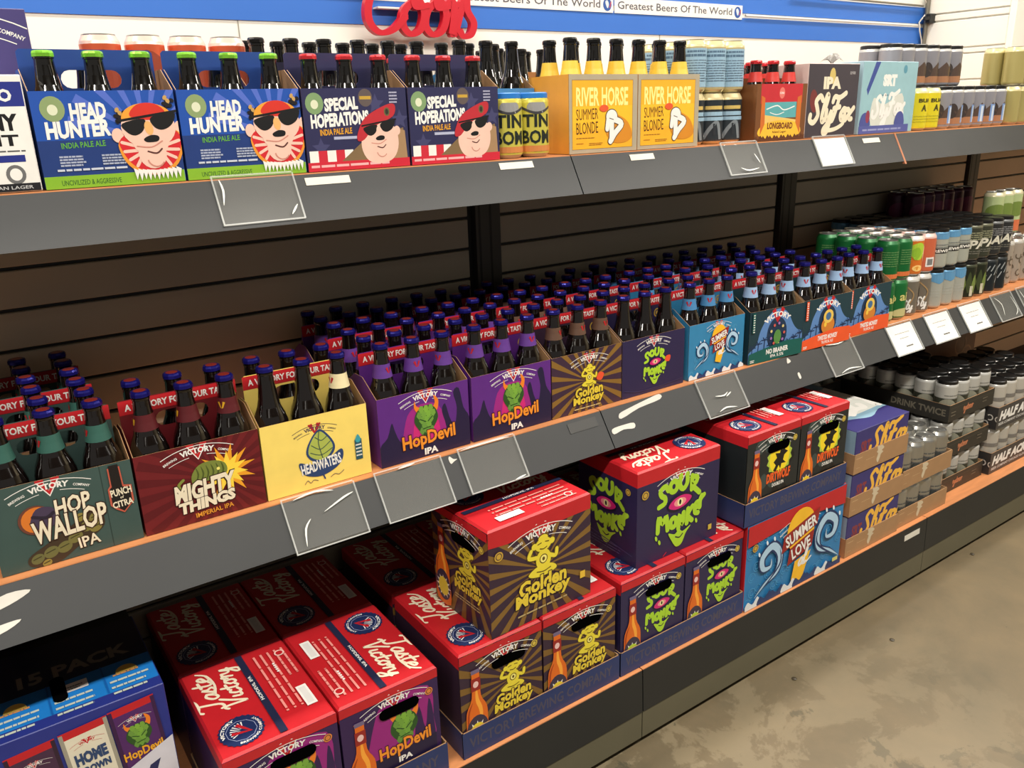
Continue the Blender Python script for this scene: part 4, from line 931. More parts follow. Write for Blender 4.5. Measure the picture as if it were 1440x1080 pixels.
for i, x in enumerate((1.146, 1.340)):
    six_pack(x, TY+.003, TZ, 0, d_river, 'river', 'orange white-animal', (22, 22, 22), None, (238, 196, 62), None, (176, 164, 140), f'{("left","right")[i]}-hand one of two', M_GLASSB, 'two orange white-animal six-packs', w=.192, h=.158, side=(226, 158, 60), gable=False, bandtext=None, gold=False, top=.155)
six_pack(1.742, TY+.008, TZ, 0, d_long, 'kona', 'brown surf-scene', (200, 44, 50), None, (206, 52, 44), None, (120, 74, 40), 'front row', M_GLASS, None, gable=False, bandtext=None, gold=False, top=.15)
six_pack(1.76, TY+.155, TZ, 0, d_long, 'kona', 'brown surf-scene', (200, 44, 50), None, (206, 52, 44), None, (120, 74, 40), 'second row', M_GLASS, None, bandtext=None, gold=False, top=.15)
def flatbox(name, w, d, h, faces, col, label, cat, loc, rz=0, group=None, bev=.0012, kind=None):
    """a closed carton with printed faces: faces = dict(front=, left=, top=, right=)"""
    t = thing(name, label, cat, loc, rz, group); m = MB(); m.box(0, w, 0, d, .0004, h, col, bev)
    fr = dict(front=(FRONT(0, 0, 0), w, h), left=(LEFT(0, d, 0), d, h), right=(RIGHT(w, 0, 0), d, h), top=(TOP(0, 0, h), w, d))
    for k, fn in faces.items():
        f, a_, b_ = fr[k]; i = .0015; g = (lambda f_: lambda x, y, q: f_(x+i, y+i, q))(f)
        fn(Art(m, g, a_-2*i, b_-2*i, (b_-2*i) if k != 'top' else (a_-2*i if fn is k_top or fn is ktopf else (b_-2*i)/2 if fn is k_foxtop else b_-2*i)))
    m.obj('carton_body', t)
    m = MB(); m.box(w*.47, w*.53, -.0006, 0, h*.985, h*.999, col); 
    return t
def ktopf(a): k_top(a, True)
flatbox('beer_carton', .26, .16, .158, {'front': d_night}, (232, 230, 226), 'white and blue light-beer carton at the left end of the top shelf', 'carton', (-.098, .08, TZ))
flatbox('beer_carton', .22, .14, .262, {'front': d_violet}, (70, 60, 118), 'tall violet carton behind the white carton at the left end', 'carton', (-.015, .255, TZ))
# cans
CAN = lambda h, r=.033: [(r*.74, 0), (r*.8, .001), (r*.97, .007), (r, .011), (r, h-.016), (r*.97, h-.011), (r*.82, h-.002), (r*.82, h), (r*.78, h), (r*.76, h-.003)]
def can(h, body, art=None, lid=(190, 190, 186), neckcol=None, r=.033, holder_=None, kind='can'):
    t = thing('beer_can', '', 'can'); m = MB(); P = CAN(h, r); bm_ = ink(body, kind=kind); lm = ink(lid, kind='metal'); nk = ink(neckcol, kind=kind) if neckcol else bm_
    m.lathe(P, None, 20, mats=[lm, lm, bm_, bm_, nk, nk, lm, lm, lm])
    if art: art(Art(m, cylf(r, .011, -PI/2), 2*PI*r, h-.027, h-.027, cyl=True))
    m.obj('can_body', t)
    m = MB()
    if holder_:
        m.lathe([(r*.86, h-.010), (r*.94, h-.008), (r*.94, h+.001), (r*.86, h+.003), (r*.5, h+.0025)], ink(holder_, kind='plastic'), 16, cap0=False); m.obj('plastic_cap_ring', t)
    else:
        m.lathe([(r*.74, h-.0028), (r*.3, h-.0026)], lm, 14, cap0=False); m.box(-.004, .004, -.012, .010, h-.0026, h-.0014, lm); m.obj('pull_tab_lid', t)
    return t
def a_tin(a):
    a.rect(-1.4, .0, 2.8, .12, (204, 130, 70)); a.ell(0, .9, .22, .14, (150, 150, 150)); a.stroke([(-.35, .9), (-.1, .8), (.1, .8), (.35, .9)], .05, (60, 60, 66))
    a.text('TIN', -.32, .5, .62, .26, (24, 34, 30), .03); a.text('BOM', -.34, .16, .66, .28, (24, 34, 30), .03)
    for k in range(9): a.stroke([(.5+k*.14, .3), (.6+k*.14, .6), (.52+k*.14, .8)], .03, (120, 150, 60))
def a_blueb(a):
    a.rect(-.55, .02, 1.1, .94, (150, 184, 206)); a.lines(-.26, .86, .52, 1, .1, .05, (84, 112, 136), 0); a.lines(-.3, .76, .6, 1, .1, .06, (84, 112, 136), 0); a.lines(-.4, .66, .8, 9, .062, .02, (90, 110, 130)); a.rect(-1.6, 0, 1.0, .96, (52, 60, 66)); a.rect(.62, 0, .9, .96, (52, 60, 66))
def a_darkb(a):
    a.rect(-.25, .76, .5, .09, (206, 180, 100)); a.rect(-.3, .6, .6, .1, (150, 184, 206)); a.rect(-.38, .48, .76, .09, (150, 184, 206)); a.stroke([(-.3, 0), (-.1, .3), (.1, .42), (.2, 0)], .1, (120, 130, 136)); a.rect(-.03, .1, .1, .3, (40, 46, 52)); a.rect(-.4, .06, .14, .05, (210, 210, 200))
def a_yel(a): a.text('BUA', -.2, .72, .46, .12, (70, 66, 20), .04, 0); a.text('A', -.1, .46, .2, .2, (70, 66, 20), .04); a.lines(-.3, .3, .6, 3, .08, .03, (190, 180, 40))
def a_mtn(a):
    a.poly([(-1.5, .06), (1.5, .06), (1.5, .36), (.9, .5), (.5, .3), (.1, .66), (-.2, .4), (-.6, .6), (-1.0, .3), (-1.5, .5)], (84, 66, 56), False); a.rect(-1.5, .02, 3, .2, (168, 118, 84))
    a.blob([(-.4, .2), (-.5, .5), (-.3, .66), (-.15, .5), (-.2, .25)], (60, 50, 46)); a.blob([(.3, .2), (.25, .44), (.4, .6), (.55, .4), (.5, .2)], (120, 96, 66)); a.blob([(.7, .1), (.66, .3), (.8, .4), (.9, .2)], (196, 150, 110))
def a_mtnb(a): a_mtn(a); a.rect(.0, .05, .3, .55, (120, 150, 200)); a.rect(.08, .05, .12, .5, (200, 212, 226)); a.rect(-.9, .05, .2, .5, (130, 160, 206))
def a_orn(a): a.blob([(-.3, .2), (-.4, .6), (0, .9), (.4, .6), (.3, .2)], (150, 60, 36)); a.rect(.5, .1, .5, .7, (220, 200, 170))
def cans(key, mk, x0, y0, z, nx, ny, desc, where, px=.067, py=.067, group=None, skip=None, rz=None):
    for j in range(ny):
        for i in range(nx):
            if skip and skip(i, j): continue
            L = f'{desc}, {where.replace("hidden lower tier behind", "behind").replace(" on bottom shelf", "").replace(" on middle shelf", "").replace("at the right end of top shelf", "at top right").replace("at right of top shelf", "top right").replace(" on top shelf", "")}, ' + (f'{("front","second","third","fourth","fifth","sixth","seventh")[j]} row, ' if ny > 1 else '') + (f'{("first","second","third","fourth","fifth","sixth")[i]} from left' if nx > 1 else 'alone in its row')
            place(key, mk, (x0+.0335+i*px, y0+.0335+j*py, z), (random.uniform(-.35, .35) if rz is None else rz)-.35, L, group or desc+' '+where)
cans('tin', lambda: can(.122, (214, 204, 88), a_tin, holder_=(40, 120, 200)), .974, TY, TZ, 2, 1, 'yellow-green can with blue plastic top', 'front of top shelf', rz=.0)
cans('bluel', lambda: can(.118, (206, 190, 140), a_blueb, neckcol=(222, 208, 160), lid=(214, 204, 170)), 1.536, TY+.03, TZ+.1185, 3, 3, 'pale blue can with cream rim', 'upper tier on top shelf', rz=-.1, px=.067)
cans('blued', lambda: can(.118, (50, 58, 64), a_darkb, neckcol=(222, 208, 160), lid=(214, 204, 170)), 1.536, TY+.03, TZ, 3, 3, 'dark slate can with cream rim', 'lower tier on top shelf', rz=-.1, px=.067)
flatbox('beer_carton', .222, .13, .185, {'front': d_foxipa}, (196, 176, 170), 'dark grey carton with big cream script lettering on the top shelf', 'carton', (1.94, TY+.008, TZ))
flatbox('beer_carton', .27, .13, .192, {'front': d_srt}, (160, 190, 204), 'pale blue carton with white script lettering on the top shelf', 'carton', (2.178, TY+.008, TZ))
cans('yel', lambda: can(.122, (236, 220, 50), a_yel, neckcol=(236, 228, 170)), 2.475, TY+.004, TZ, 2, 1, 'bright yellow can', 'right of the pale blue carton', rz=.1)
cans('mtn2', lambda: can(.122, (150, 149, 156), a_mtnb, neckcol=(210, 210, 206), holder_=(24, 24, 24)), 2.625, TY+.012, TZ, 6, 2, 'silver and brown mountain-print can', 'lower tier at right of top shelf')
cans('mtn', lambda: can(.122, (150, 149, 156), a_mtn, neckcol=(206, 206, 204), holder_=(24, 24, 24)), 2.47, TY+.10, TZ+.1255, 6, 2, 'silver and brown mountain-print can', 'upper tier at right of top shelf', px=.070, skip=lambda i, j: False)
cans('mtn', None, 2.47, TY+.10, TZ, 2, 2, 'silver and brown mountain-print can', 'hidden lower tier behind yellow cans', px=.070)
cans('olive', lambda: can(.122, (176, 164, 104), None, neckcol=(222, 212, 160)), 3.035, TY-.0, TZ, 4, 2, 'plain olive can', 'lower tier at the right end of top shelf')
cans('olive', None, 3.035, TY, TZ+.1225, 4, 2, 'plain olive can', 'upper tier at the right end of top shelf')
cans('ornc', lambda: can(.117, (214, 96, 60), a_orn, neckcol=(236, 200, 186)), .285, .30, TZ+.1175, 4, 1, 'orange-red can', 'upper tier behind the bearded-face six-packs', px=.072)
cans('ornc', None, .285, .30, TZ, 4, 1, 'orange-red can', 'lower tier behind the bearded-face six-packs', px=.072)
# shrink film bits
def film(x, y, z, s, label):
    rr = random.Random(int(x*100)); m = MB(); vs = []; n = 6
    for i in range(n+1):
        for j in range(n+1):
            vs.append(((i/n-.5)*s, (j/n-.5)*s*.7, .010+s*.3*(1-((i/n-.5)**2+(j/n-.5)**2)*3)*(.7+.6*rr.random())))
    m.add(vs, [(i*(n+1)+j, (i+1)*(n+1)+j, (i+1)*(n+1)+j+1, i*(n+1)+j+1) for i in range(n) for j in range(n)], ink((120, 116, 112), kind='plastic')); o = m.obj('plastic_film'); o.location = (x, y, z); tag(o, label, 'plastic film')
film(2.12, .15, TZ+.1855, .06, 'grey crumpled plastic film on top of the dark script carton')

# ------------------------------------------------------------------ middle shelf
MZ = .0006
BLUECAP, BT = (30, 27, 120), (170, 56, 44)
SP = [  # x, rows, key, design, description, panel colour, neck label colour, mark
 (.000, 3, 'wallop', d_wallop, 'grey-green', (62, 84, 80), (52, 96, 86), RED),
 (.201, 1, 'mighty', d_mighty, 'dark red', (108, 26, 32), (86, 24, 30), (222, 170, 40)),
 (.401, 1, 'heads', d_head, 'pale yellow', (246, 218, 112), None, None),
 (.619, 3, 'devil', d_devil, 'left purple hop-print', (92, 40, 128), (96, 56, 140), RED),
 (.824, 3, 'devil', d_devil, 'right purple hop-print', (92, 40, 128), (96, 56, 140), RED),
 (1.024, 3, 'golden', d_golden, 'brown gold-ray', (60, 40, 60), (96, 70, 56), RED),
 (1.224, 3, 'sour', d_sour, 'navy lime-face', (42, 36, 74), None, None),
 (1.437, 3, 'summer', d_summer, 'blue wave', (52, 132, 178), (70, 130, 180), RED)]
RD = ('front row', 'second row', 'third row in shade')
for (x, rows, key, dz, desc, colr, neck, mark) in SP:
    for r in range(rows):
        six_pack(x+random.uniform(-.002, .002)*(r > 0), r*.1405, MZ, 0, dz, key, desc, BLUECAP, BT, neck, mark, colr, RD[r], group=f'{desc.replace("left ","").replace("right ","")} six-packs on the middle shelf')
for r in range(3):
    six_pack(1.645, -.008+r*.1405, MZ, math.radians(-4) if r == 0 else 0, d_brainer, 'brain', 'green-banded arch-print', BLUECAP, None, (150, 180, 216), RED, (28, 58, 68), RD[r], group='green-banded arch-print six-packs on the middle shelf')
for r in range(3):
    six_pack(1.850, -.016+r*.1405+(.003 if r else 0), MZ, math.radians(-3) if r == 0 else 0, d_twist, 'twist', 'orange-banded arch-print', BLUECAP, None, (150, 180, 216), RED, (28, 58, 68), RD[r], group='orange-banded arch-print six-packs on the middle shelf')
six_pack(2.052, -.012, MZ, math.radians(-2), d_twist, 'twist', 'rightmost orange-banded arch-print', BLUECAP, None, (150, 180, 216), RED, (28, 58, 68), RD[0])

def a_green(a): a.rect(-1.5, .0, 3, .14, (206, 110, 60)); a.lines(-.3, .8, .6, 7, .07, .02, (110, 150, 90)); a.ell(-.5, .12, .1, .1, (232, 190, 150)); a.rect(.45, .12, .18, .3, (216, 206, 140))
def a_ai(a): a.text('ai', -.15, .5, .3, .26, (206, 196, 120), .02); a.ell(-.36, .56, .1, .1, (206, 196, 120)); a.ell(-.36, .56, .06, .06, (40, 110, 60)); a.ell(0, .1, .34, .16, (190, 186, 130)); a.ell(.6, .5, .07, .07, (220, 110, 70))
def a_citrus(a): a.blob([(-.2, .5), (-.3, .8), (0, .95), (.2, .8), (.15, .5), (0, .4)], (170, 200, 60)); a.blob([(-.1, .4), (-.25, .66), (-.05, .8), (.08, .6)], (140, 180, 50)); a.ell(.3, .6, .12, .3, (240, 200, 160)); a.ell(0, .14, .18, .1, (244, 200, 120)); a.ell(0, .14, .1, .06, (220, 150, 60))
def a_peach(a): a.rect(-.2, .1, .3, .3, (230, 226, 220)); a.rect(-.15, .15, .2, .2, (120, 120, 120)); a.stroke([(.3, .1), (.3, .8)], .1, (240, 160, 120))
def a_silv(a): script(a, 'Sly', -.3, .1, .3, (230, 230, 226), .16); a.stroke([(-.2, .9), (.1, .6), (0, .3)], .04, (160, 130, 90)); a.rect(.4, .1, .2, .7, (110, 100, 90))
def a_brew(a): a.rect(-1.5, .86, 3, .14, (92, 146, 186)); a.rect(-1.5, .4, 3, .16, (26, 26, 28)); a.text('BREWING', -.42, .43, .84, .1, (226, 224, 214), .04); a.lines(-.3, .66, .6, 2, .08, .03, (120, 124, 122))
for_b = [(-1.5, .8), (-1.2, .74), (-.9, .82), (-.6, .72), (-.3, .82), (0, .72), (.3, .82), (.6, .72), (.9, .82), (1.2, .74), (1.5, .8), (1.5, 1), (-1.5, 1)]
def a_brew2(a): a.poly(for_b, (92, 146, 186), False); a.ell(.6, .34, .06, .09, BLK); a.lines(-.3, .5, .5, 3, .1, .02, (180, 182, 176))
def a_ipa(w, c=(150, 150, 120)):
    def f(a):
        a.text(w, -.42, .3, .84, .30, (210, 206, 188), .04, 0, .15); a.lines(-.5, .82, 1.0, 4, .07, .03, c); a.lines(-.5, .2, 1.0, 2, .07, .03, (110, 108, 98))
    return f
def a_leaf(a):
    for i in range(6): a.blob([(-.5+i*.2, .1), (-.6+i*.2, .4), (-.5+i*.2, .85-.1*(i % 2)), (-.4+i*.2, .4)], (112, 130, 64) if i % 2 else (60, 70, 40))
    a.rect(-.05, .0, .12, .35, (196, 192, 170))
def a_pat(a):
    for i in range(14): a.stroke([(-.7+(i*.37) % 1.4, .1+(i*.23) % .6), (-.6+(i*.37) % 1.4, .3+(i*.23) % .6)], .04, (150, 156, 156), 0)
Z2 = .1226
cans('greenu', lambda: can(.122, (26, 104, 52), a_green), 2.262, .0, MZ+Z2, 2, 4, 'green can with silver lid', 'upper tier on middle shelf', group='green cans in the upper tier')
cans('greenl', lambda: can(.122, (30, 110, 56), a_ai), 2.262, .0, MZ, 2, 4, 'green can with gold lettering', 'lower tier on middle shelf', rz=.2)
cans('citrus', lambda: can(.122, (226, 122, 46), a_citrus, neckcol=(232, 220, 208)), 2.400, .004, MZ+Z2, 1, 4, 'orange can with green fruit print', 'upper tier on middle shelf')
cans('peach', lambda: can(.122, (214, 110, 76), a_peach, neckcol=(232, 196, 188)), 2.468, .004, MZ+Z2, 1, 4, 'peach pink can', 'upper tier on middle shelf')
cans('silv', lambda: can(.122, (120, 112, 100), a_silv, neckcol=(206, 204, 198)), 2.400, .004, MZ, 2, 4, 'silver-brown can', 'lower tier on middle shelf')
MZ2 = MZ+.1262
cans('brewu', lambda: can(.122, (176, 178, 166), a_brew, neckcol=(92, 146, 186), holder_=(22, 22, 22)), 2.540, .004, MZ2, 3, 6, 'grey-white can with blue neck and black band', 'upper tier on middle shelf', rz=.0)
cans('brewl', lambda: can(.122, (176, 178, 168), a_brew2, neckcol=(92, 146, 186), holder_=(22, 22, 22)), 2.540, .004, MZ, 3, 6, 'plain grey-white can with blue neck', 'lower tier on middle shelf', rz=.0)
IPR = 4
cans('ipau', lambda: can(.122, (64, 66, 54), a_ipa('IPA'), neckcol=(112, 112, 92), holder_=(22, 22, 22)), 2.744, .004, MZ2, 2, 4, 'dark olive can with slanted lettering', 'upper tier on middle shelf', rz=.0)
cans('ipal', lambda: can(.122, (40, 44, 32), a_leaf, neckcol=(70, 74, 56), holder_=(22, 22, 22)), 2.744, .004, MZ, 2, 4, 'dark can with leaf print', 'lower tier on middle shelf', rz=.0)
cans('lagu', lambda: can(.122, (52, 52, 52), a_ipa('LAG', (140, 140, 140)), neckcol=(120, 122, 122), holder_=(22, 22, 22)), 2.880, .004, MZ2, 2, 4, 'charcoal can with slanted lettering', 'upper tier on middle shelf', rz=.0)
cans('lagl', lambda: can(.122, (36, 42, 46), a_pat, neckcol=(60, 64, 66), holder_=(22, 22, 22)), 2.880, .004, MZ, 2, 4, 'black can with pale line pattern', 'lower tier on middle shelf', rz=.0)
def a_brn(a):
    for i in range(20): a.arcline(-.9+(i*.31) % 1.8, .1+(i*.19) % .8, .08, i*50, i*50+240, .03, (96, 84, 70))
cans('brn', lambda: can(.157, (172, 160, 146), a_brn, neckcol=(200, 196, 188)), 3.04, .03, MZ, 4, 3, 'beige patterned tall can', 'right end of middle shelf')
def d_plum(a): a.bg((70, 24, 50)); a.rect(.1, .1, 1.2, .2, (190, 180, 176)); a.ell(.72, .6, .3, .25, (110, 34, 80))
def plumcan(): return can(.157, (70, 30, 54), lambda a: (a.rect(-1, .1, 2, .16, (196, 186, 182)), a.ell(0, .6, .3, .25, (110, 34, 80))), lid=(160, 160, 156))
cans('plum', plumcan, 2.885, .285, MZ+.1575, 6, 2, 'dark plum tall can', 'upper tier at back')
cans('plum', None, 2.885, .285, MZ, 6, 2, 'dark plum tall can', 'lower tier at back')
cans('lime', lambda: can(.157, (190, 206, 150), lambda a: (a.rect(-1, .0, 2, .3, (206, 110, 70)), a.ell(0, .6, .3, .2, (110, 130, 60))), neckcol=(222, 216, 180)), 3.07, .10, MZ+.1578, 3, 1, 'pale green and orange tall can', 'on the beige cans')

# ------------------------------------------------------------------ bottom shelf
BZ = -.5880
def carton12(fn, wide, label, loc, rz=0, flip=False, group=None, toplit=True, side=None):
    """twelve-bottle carton; narrow faces carry a cut hand hole, its shaded inside painted as a black patch"""
    w, d = (.262, .1975) if wide else (.1975, .262); h = .2345
    base = {'devil': (52, 30, 78), 'golden': (54, 36, 54), 'sour': (42, 36, 74), 'wolf': (30, 36, 38)}[fn]
    t = thing('bottle_carton', label, 'carton', loc, rz, group)
    m = MB(); q = .0012
    nar = k_narrow(fn) if not (side) else side
    for nm, fr, L, hole, fnn in (('front', FRONT(0, 0, 0), w, not wide, k_wide(fn) if wide else nar), ('left', LEFT(0, d, 0), d, wide, nar if wide else None), ('right', RIGHT(w, 0, 0), d, wide, None)):
        loops = [[(0, .0003), (L, .0003), (L, h-.004), (0, h-.004)]]; sl = slot(L*.58, h*.775, .085, .023)
        hl = hole and nm != 'right' and side is None
        if hl: loops.append(sl)
        m.prism(loops, fr, q, base, KRAFT)
        if fnn:
            mm = MB(); a = Art(mm, fr, L, h-.004, h-.004); fnn(a)
            if hl:   # leave the print out of the hand hole
                cx, cy = L*.58, h*.775
                for f_, mi_ in zip(mm.f, mm.m):
                    P = [Vector(mm.v[i]) for i in f_]; m.add(P, [tuple(range(len(P)))], mm.mats[mi_])
            else:
                for f_, mi_ in zip(mm.f, mm.m): P = [Vector(mm.v[i]) for i in f_]; m.add(P, [tuple(range(len(P)))], mm.mats[mi_])
        else:
            Art(m, fr, L, h-.004, 1).rect(0, (h-.004)*.88, L, (h-.004)*.12, RED)
    m.prism([[(0, .0003), (w, .0003), (w, h-.004), (0, h-.004)]], plane((w, d, 0), (-1, 0, 0), (0, 0, 1)), q, base, KRAFT)
    # lid with its folded, slightly sloping shoulders
    c = .004
    V = [(0, 0, h-.004), (w, 0, h-.004), (w, d, h-.004), (0, d, h-.004), (c, c, h), (w-c, c, h), (w-c, d-c, h), (c, d-c, h)]
    m.add(V, [(4, 5, 6, 7), (0, 1, 5, 4), (1, 2, 6, 5), (2, 3, 7, 6), (3, 0, 4, 7)], RED); m.quad((0, 0, .0004), (w, 0, .0004), (w, d, .0004), (0, d, .0004), KRAFT)
    a = Art(m, TOP(c, c, h), w-2*c, d-2*c, (min(w, d)-2*c))
    if wide: a = Art(m, plane((w-c, c, h), (0, 1, 0), (-1, 0, 0)), d-2*c, w-2*c, d-2*c)
    k_top(a, flip)
    m.obj('carton_body', t)
    if side is None:
        L = d if wide else w
        m = MB(); fr = LEFT(0, d, 0) if wide else FRONT(0, 0, 0)
        f2 = lambda x, y, z_: fr(x, y, z_+.0022)
        m.prism([slot(L*.58, h*.775, .082, .024)], f2, .0003, M_HOLE); 
        # the black patch lies proud and paints in the hole's shade
        P = slot(L*.58, h*.775, .082, .024); A_ = [fr(x, y, .0034) for x, y in P]
        o = m.obj('hand_hole_shade', t)
    return t
def tray(w, d, h, art, col, label, loc, rz=0, side=None, group=None, name='cardboard_tray', back=True):
    t = thing(name, label, 'tray', loc, rz, group); q = .0025
    m = MB(); m.box(0, w, 0, d, .0003, q, M_KRAFT if col == KRAFT else col); m.obj('tray_base', t)
    for nm, fr, L, fn in (('w', FRONT(0, 0, q), w, art), ('s', LEFT(0, d, q), d, side), ('r', RIGHT(w, 0, q), d, None), ('b', plane((w, d, q), (-1, 0, 0), (0, 0, 1)), w, None)):
        m = MB(); m.prism([[(0, 0), (L, 0), (L, h-q), (0, h-q)]], fr, q, M_KRAFT if col == KRAFT else col, M_KRAFT)
        if fn: fn(Art(m, fr, L, h-q, h-q))
        m.obj('tray_wall', t)
    return t
VBC = k_tray('VICTORY BREWING COMPANY', (74, 72, 92), (40, 56, 104))
TB = (40, 56, 104)
g12 = 'twelve-bottle cartons on the bottom shelf'
tray(.412, .275, .062, VBC, TB, 'blue cardboard tray under the two purple cartons at the lower left', (.222, -.157, BZ))
carton12('devil', False, 'purple hop-print carton, left one with a hand hole', (.2255, -.150, BZ+.003), 0, True)
carton12('devil', False, 'purple hop-print carton, right one beside the brown cartons', (.4275, -.150, BZ+.003))
tray(.412, .275, .062, VBC, TB, 'blue cardboard tray under the two brown gold-ray cartons', (.668, -.158, BZ))
carton12('golden', False, 'brown gold-ray carton in a tray, left of the lower pair', (.6715, -.152, BZ+.003), 0, True)
carton12('golden', False, 'brown gold-ray carton in a tray, right of the lower pair', (.8735, -.152, BZ+.003), 0, True)
carton12('golden', True, 'large brown gold-ray carton standing on top of the other two', (.752, -.148, BZ+.2385), math.radians(2.5))
tray(.412, .275, .062, VBC, TB, 'blue cardboard tray under the two navy lime-face cartons', (1.084, -.158, BZ))
carton12('sour', False, 'navy lime-face carton in a tray, left of the lower pair', (1.0875, -.152, BZ+.003), 0, True)
carton12('sour', False, 'navy lime-face carton in a tray, right of the lower pair', (1.2895, -.152, BZ+.003))
carton12('sour', True, 'navy lime-face carton standing on top of the lower pair', (1.152, -.130, BZ+.2385), math.radians(0), True, side=k_sourside)
flatbox('beer_carton', .402, .264, .2405, {'front': k_summer}, RED, 'wide blue wave-print carton with a red top on the bottom shelf', 'carton', (1.499, -.156, BZ))
tray(.408, .275, .062, VBC, TB, 'blue tray stacked on the wide wave-print carton', (1.482, -.158, BZ+.2418))
carton12('wolf', False, 'black and yellow wolf carton, left one in the upper blue tray', (1.4855, -.152, BZ+.2448), 0, True)
carton12('wolf', False, 'black and yellow wolf carton, right one in the upper blue tray', (1.6865, -.152, BZ+.2448), 0, True)
# second row, in shade
for i, (x, fn) in enumerate(((.226, 'devil'), (.428, 'devil'), (.672, 'golden'), (.874, 'golden'), (1.088, 'sour'), (1.290, 'sour'))):
    fnm = {'devil': 'purple', 'golden': 'brown', 'sour': 'navy'}[fn]
    k = 'k2'+fn
    if k not in PROTO: PROTO[k] = carton12(fn, False, f'red-topped {fnm} carton in the shaded second row, left of two', (x, .122, BZ), 0, i % 2 == 0, g12)
    else: dup(PROTO[k], (x, .122, BZ), 0, f'red-topped {fnm} carton in the shaded second row, right of two', g12)
# fifteen-can boxes
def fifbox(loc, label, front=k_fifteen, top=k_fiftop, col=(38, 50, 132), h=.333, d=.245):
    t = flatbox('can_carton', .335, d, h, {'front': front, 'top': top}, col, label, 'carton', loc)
    m = MB(); f = plane((0, 0, h+.0016), (0, 1, 0), (-1, 0, 0)); m.prism([slot(.088, -.19, .075, .022)], f, .0003, M_HOLE); m.obj('hand_hole_shade', t); return t  # black slot on the lid paints in the shade of its hole
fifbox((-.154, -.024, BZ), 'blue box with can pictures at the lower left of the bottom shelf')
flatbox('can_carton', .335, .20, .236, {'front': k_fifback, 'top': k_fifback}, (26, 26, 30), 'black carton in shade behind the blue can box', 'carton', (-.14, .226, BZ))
# cans cartons and brown trays
def foxcase(loc, label):
    return flatbox('can_carton', .252, .39, .121, {'front': k_fox, 'left': k_foxside, 'top': k_foxtop}, (54, 50, 112), label, 'carton', loc, 0, 'purple script cartons in brown trays')
def a_sil(a): a.lines(-.5, .6, 1, 2, .12, .04, (90, 92, 90)); a.blob([(-.3, .1), (-.2, .5), (.1, .4), (.3, .2)], (70, 72, 70)); a.blob([(.5, .2), (.5, .6), (.7, .5)], (60, 62, 60))
silver = lambda: can(.122, (186, 186, 182), a_sil, kind='metal', neckcol=(196, 196, 190))
for k, nm in enumerate(('bottom', 'middle', 'top')):
    z = BZ+k*.1275
    tray(.26, .40, .058, k_kraft, KRAFT, f'brown cardboard tray holding a purple carton, {nm} of its stack', (1.926, -.158, z), side=lambda a: a.bg(KRAFT), group='brown cardboard trays')
    foxcase((1.9295, -.1545, z+.003), f'purple script-lettered can carton in a brown tray, {nm} of three')
for k, nm in enumerate(('lower', 'upper')):
    z = BZ+k*.1275
    tray(.275, .40, .058, k_kraft, KRAFT, f'brown cardboard tray of silver cans, {nm} of two', (2.193, -.152, z), group='brown cardboard trays')
    cans('silver', silver, 2.1975, -.148, z+.003, 4, 5, 'bare silver can', f'{nm} brown tray on bottom shelf', px=.0665, py=.067)
# black trays
def a_blk(a):
    a.rect(-1.5, .0, 3, .62, (46, 50, 40)); a.blob([(-.5, .1), (-.4, .5), (-.1, .6), (.2, .3), (0, .1)], (140, 140, 124)); a.blob([(.4, .1), (.3, .5), (.7, .4)], (150, 150, 136)); a.lines(-.3, .7, .6, 2, .1, .03, (120, 120, 114))
blk = lambda: can(.122, (190, 190, 184), a_blk, neckcol=(206, 206, 202), holder_=(20, 20, 20))
for k, nm in enumerate(('bottom', 'middle', 'top')):
    z = BZ+k*.1282
    tray(.278, .41, .056, k_black, (44, 42, 38), f'black cardboard tray of cans, {nm} of the front stack', (2.490, -.115, z), side=k_blackside, group='black trays of cans')
    cans('blk', blk, 2.4945, -.111, z+.003, 4, 6 if k == 2 else 2, 'silver can with black plastic top', f'{nm} black tray on bottom shelf', px=.067, py=.0665)
tray(.30, .19, .245, None, (30, 29, 27), 'tall dark carton in shade behind the purple cartons', (1.86, .255-.01, BZ))
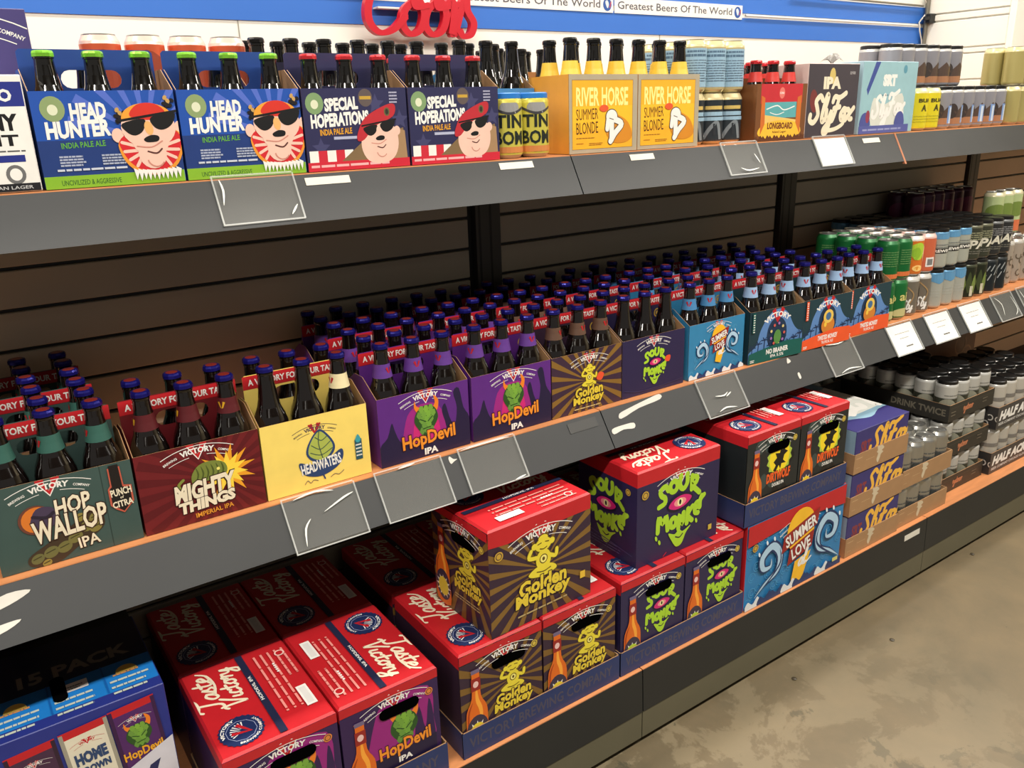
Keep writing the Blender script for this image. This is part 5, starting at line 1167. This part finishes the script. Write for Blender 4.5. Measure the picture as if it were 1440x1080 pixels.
tray(.278, .165, .056, k_black, (44, 42, 38), 'black tray of cans in shade behind the purple cartons', (2.192, .252, BZ+.2565), side=k_blackside, group='black trays of cans')
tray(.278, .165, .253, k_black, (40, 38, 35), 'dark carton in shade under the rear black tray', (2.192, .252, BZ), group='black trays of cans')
cans('blk', None, 2.1965, .256, BZ+.2595, 4, 2, 'silver can with black plastic top', 'shaded rear black tray', px=.067, py=.0665)
def a_half(a):
    for i in range(10): a.arcline(-.8+(i*.37) % 1.6, .15+(i*.23) % .4, .09, i*60, i*60+240, .035, (96, 92, 84))
    a.rect(-.4, .62, .8, .1, (120, 116, 110))
half = lambda: can(.157, (196, 192, 182), a_half, neckcol=(206, 204, 198), holder_=(22, 22, 22))
half2 = lambda: can(.157, (190, 186, 176), a_half, neckcol=(206, 204, 198))
for k, nm in enumerate(('lower', 'upper')):
    z = BZ+k*.163
    tray(.41, .275, .078, k_half, (64, 62, 62), f'charcoal tray with big white slanted lettering, {nm} one', (2.785, -.130, z), side=k_halfside, group='charcoal trays of tall cans')
    cans('half%d' % k, half if k else half2, 2.789, -.126, z+.003, 6, 4, 'tall pale can', f'{nm} charcoal tray on bottom shelf', px=.067, py=.067)
def k_pat(a):
    a.bg((84, 56, 44))
    for i in range(24): a.arcline(.1+(i*.37) % 1.6, .1+(i*.23) % .8, .09, i*50, i*50+260, .02, (120, 88, 66))
flatbox('beer_carton', .36, .17, .42, {'front': k_pat, 'left': k_pat}, (84, 56, 44), 'tall brown patterned carton in shade behind the charcoal trays', 'carton', (2.86, .18, BZ))
# small litter on the floor
for i, (x, y) in enumerate(((1.62, -.24), (1.97, -.30), (2.6, -.2))):
    m = MB(); m.lathe([(.004, 0), (.007, .002), (.003, .004)], (70, 62, 48), 7); o = m.obj('debris'); o.location = (x, y, FZ+.0003); o.rotation_euler = (0, 0, i)
    tag(o, ('small dark crumb of debris on the floor nearest the camera by the kick plate', 'small dark crumb of debris on the floor, middle of three', 'small dark crumb of debris on the floor, farthest of three')[i], 'debris', 'crumbs on the floor')
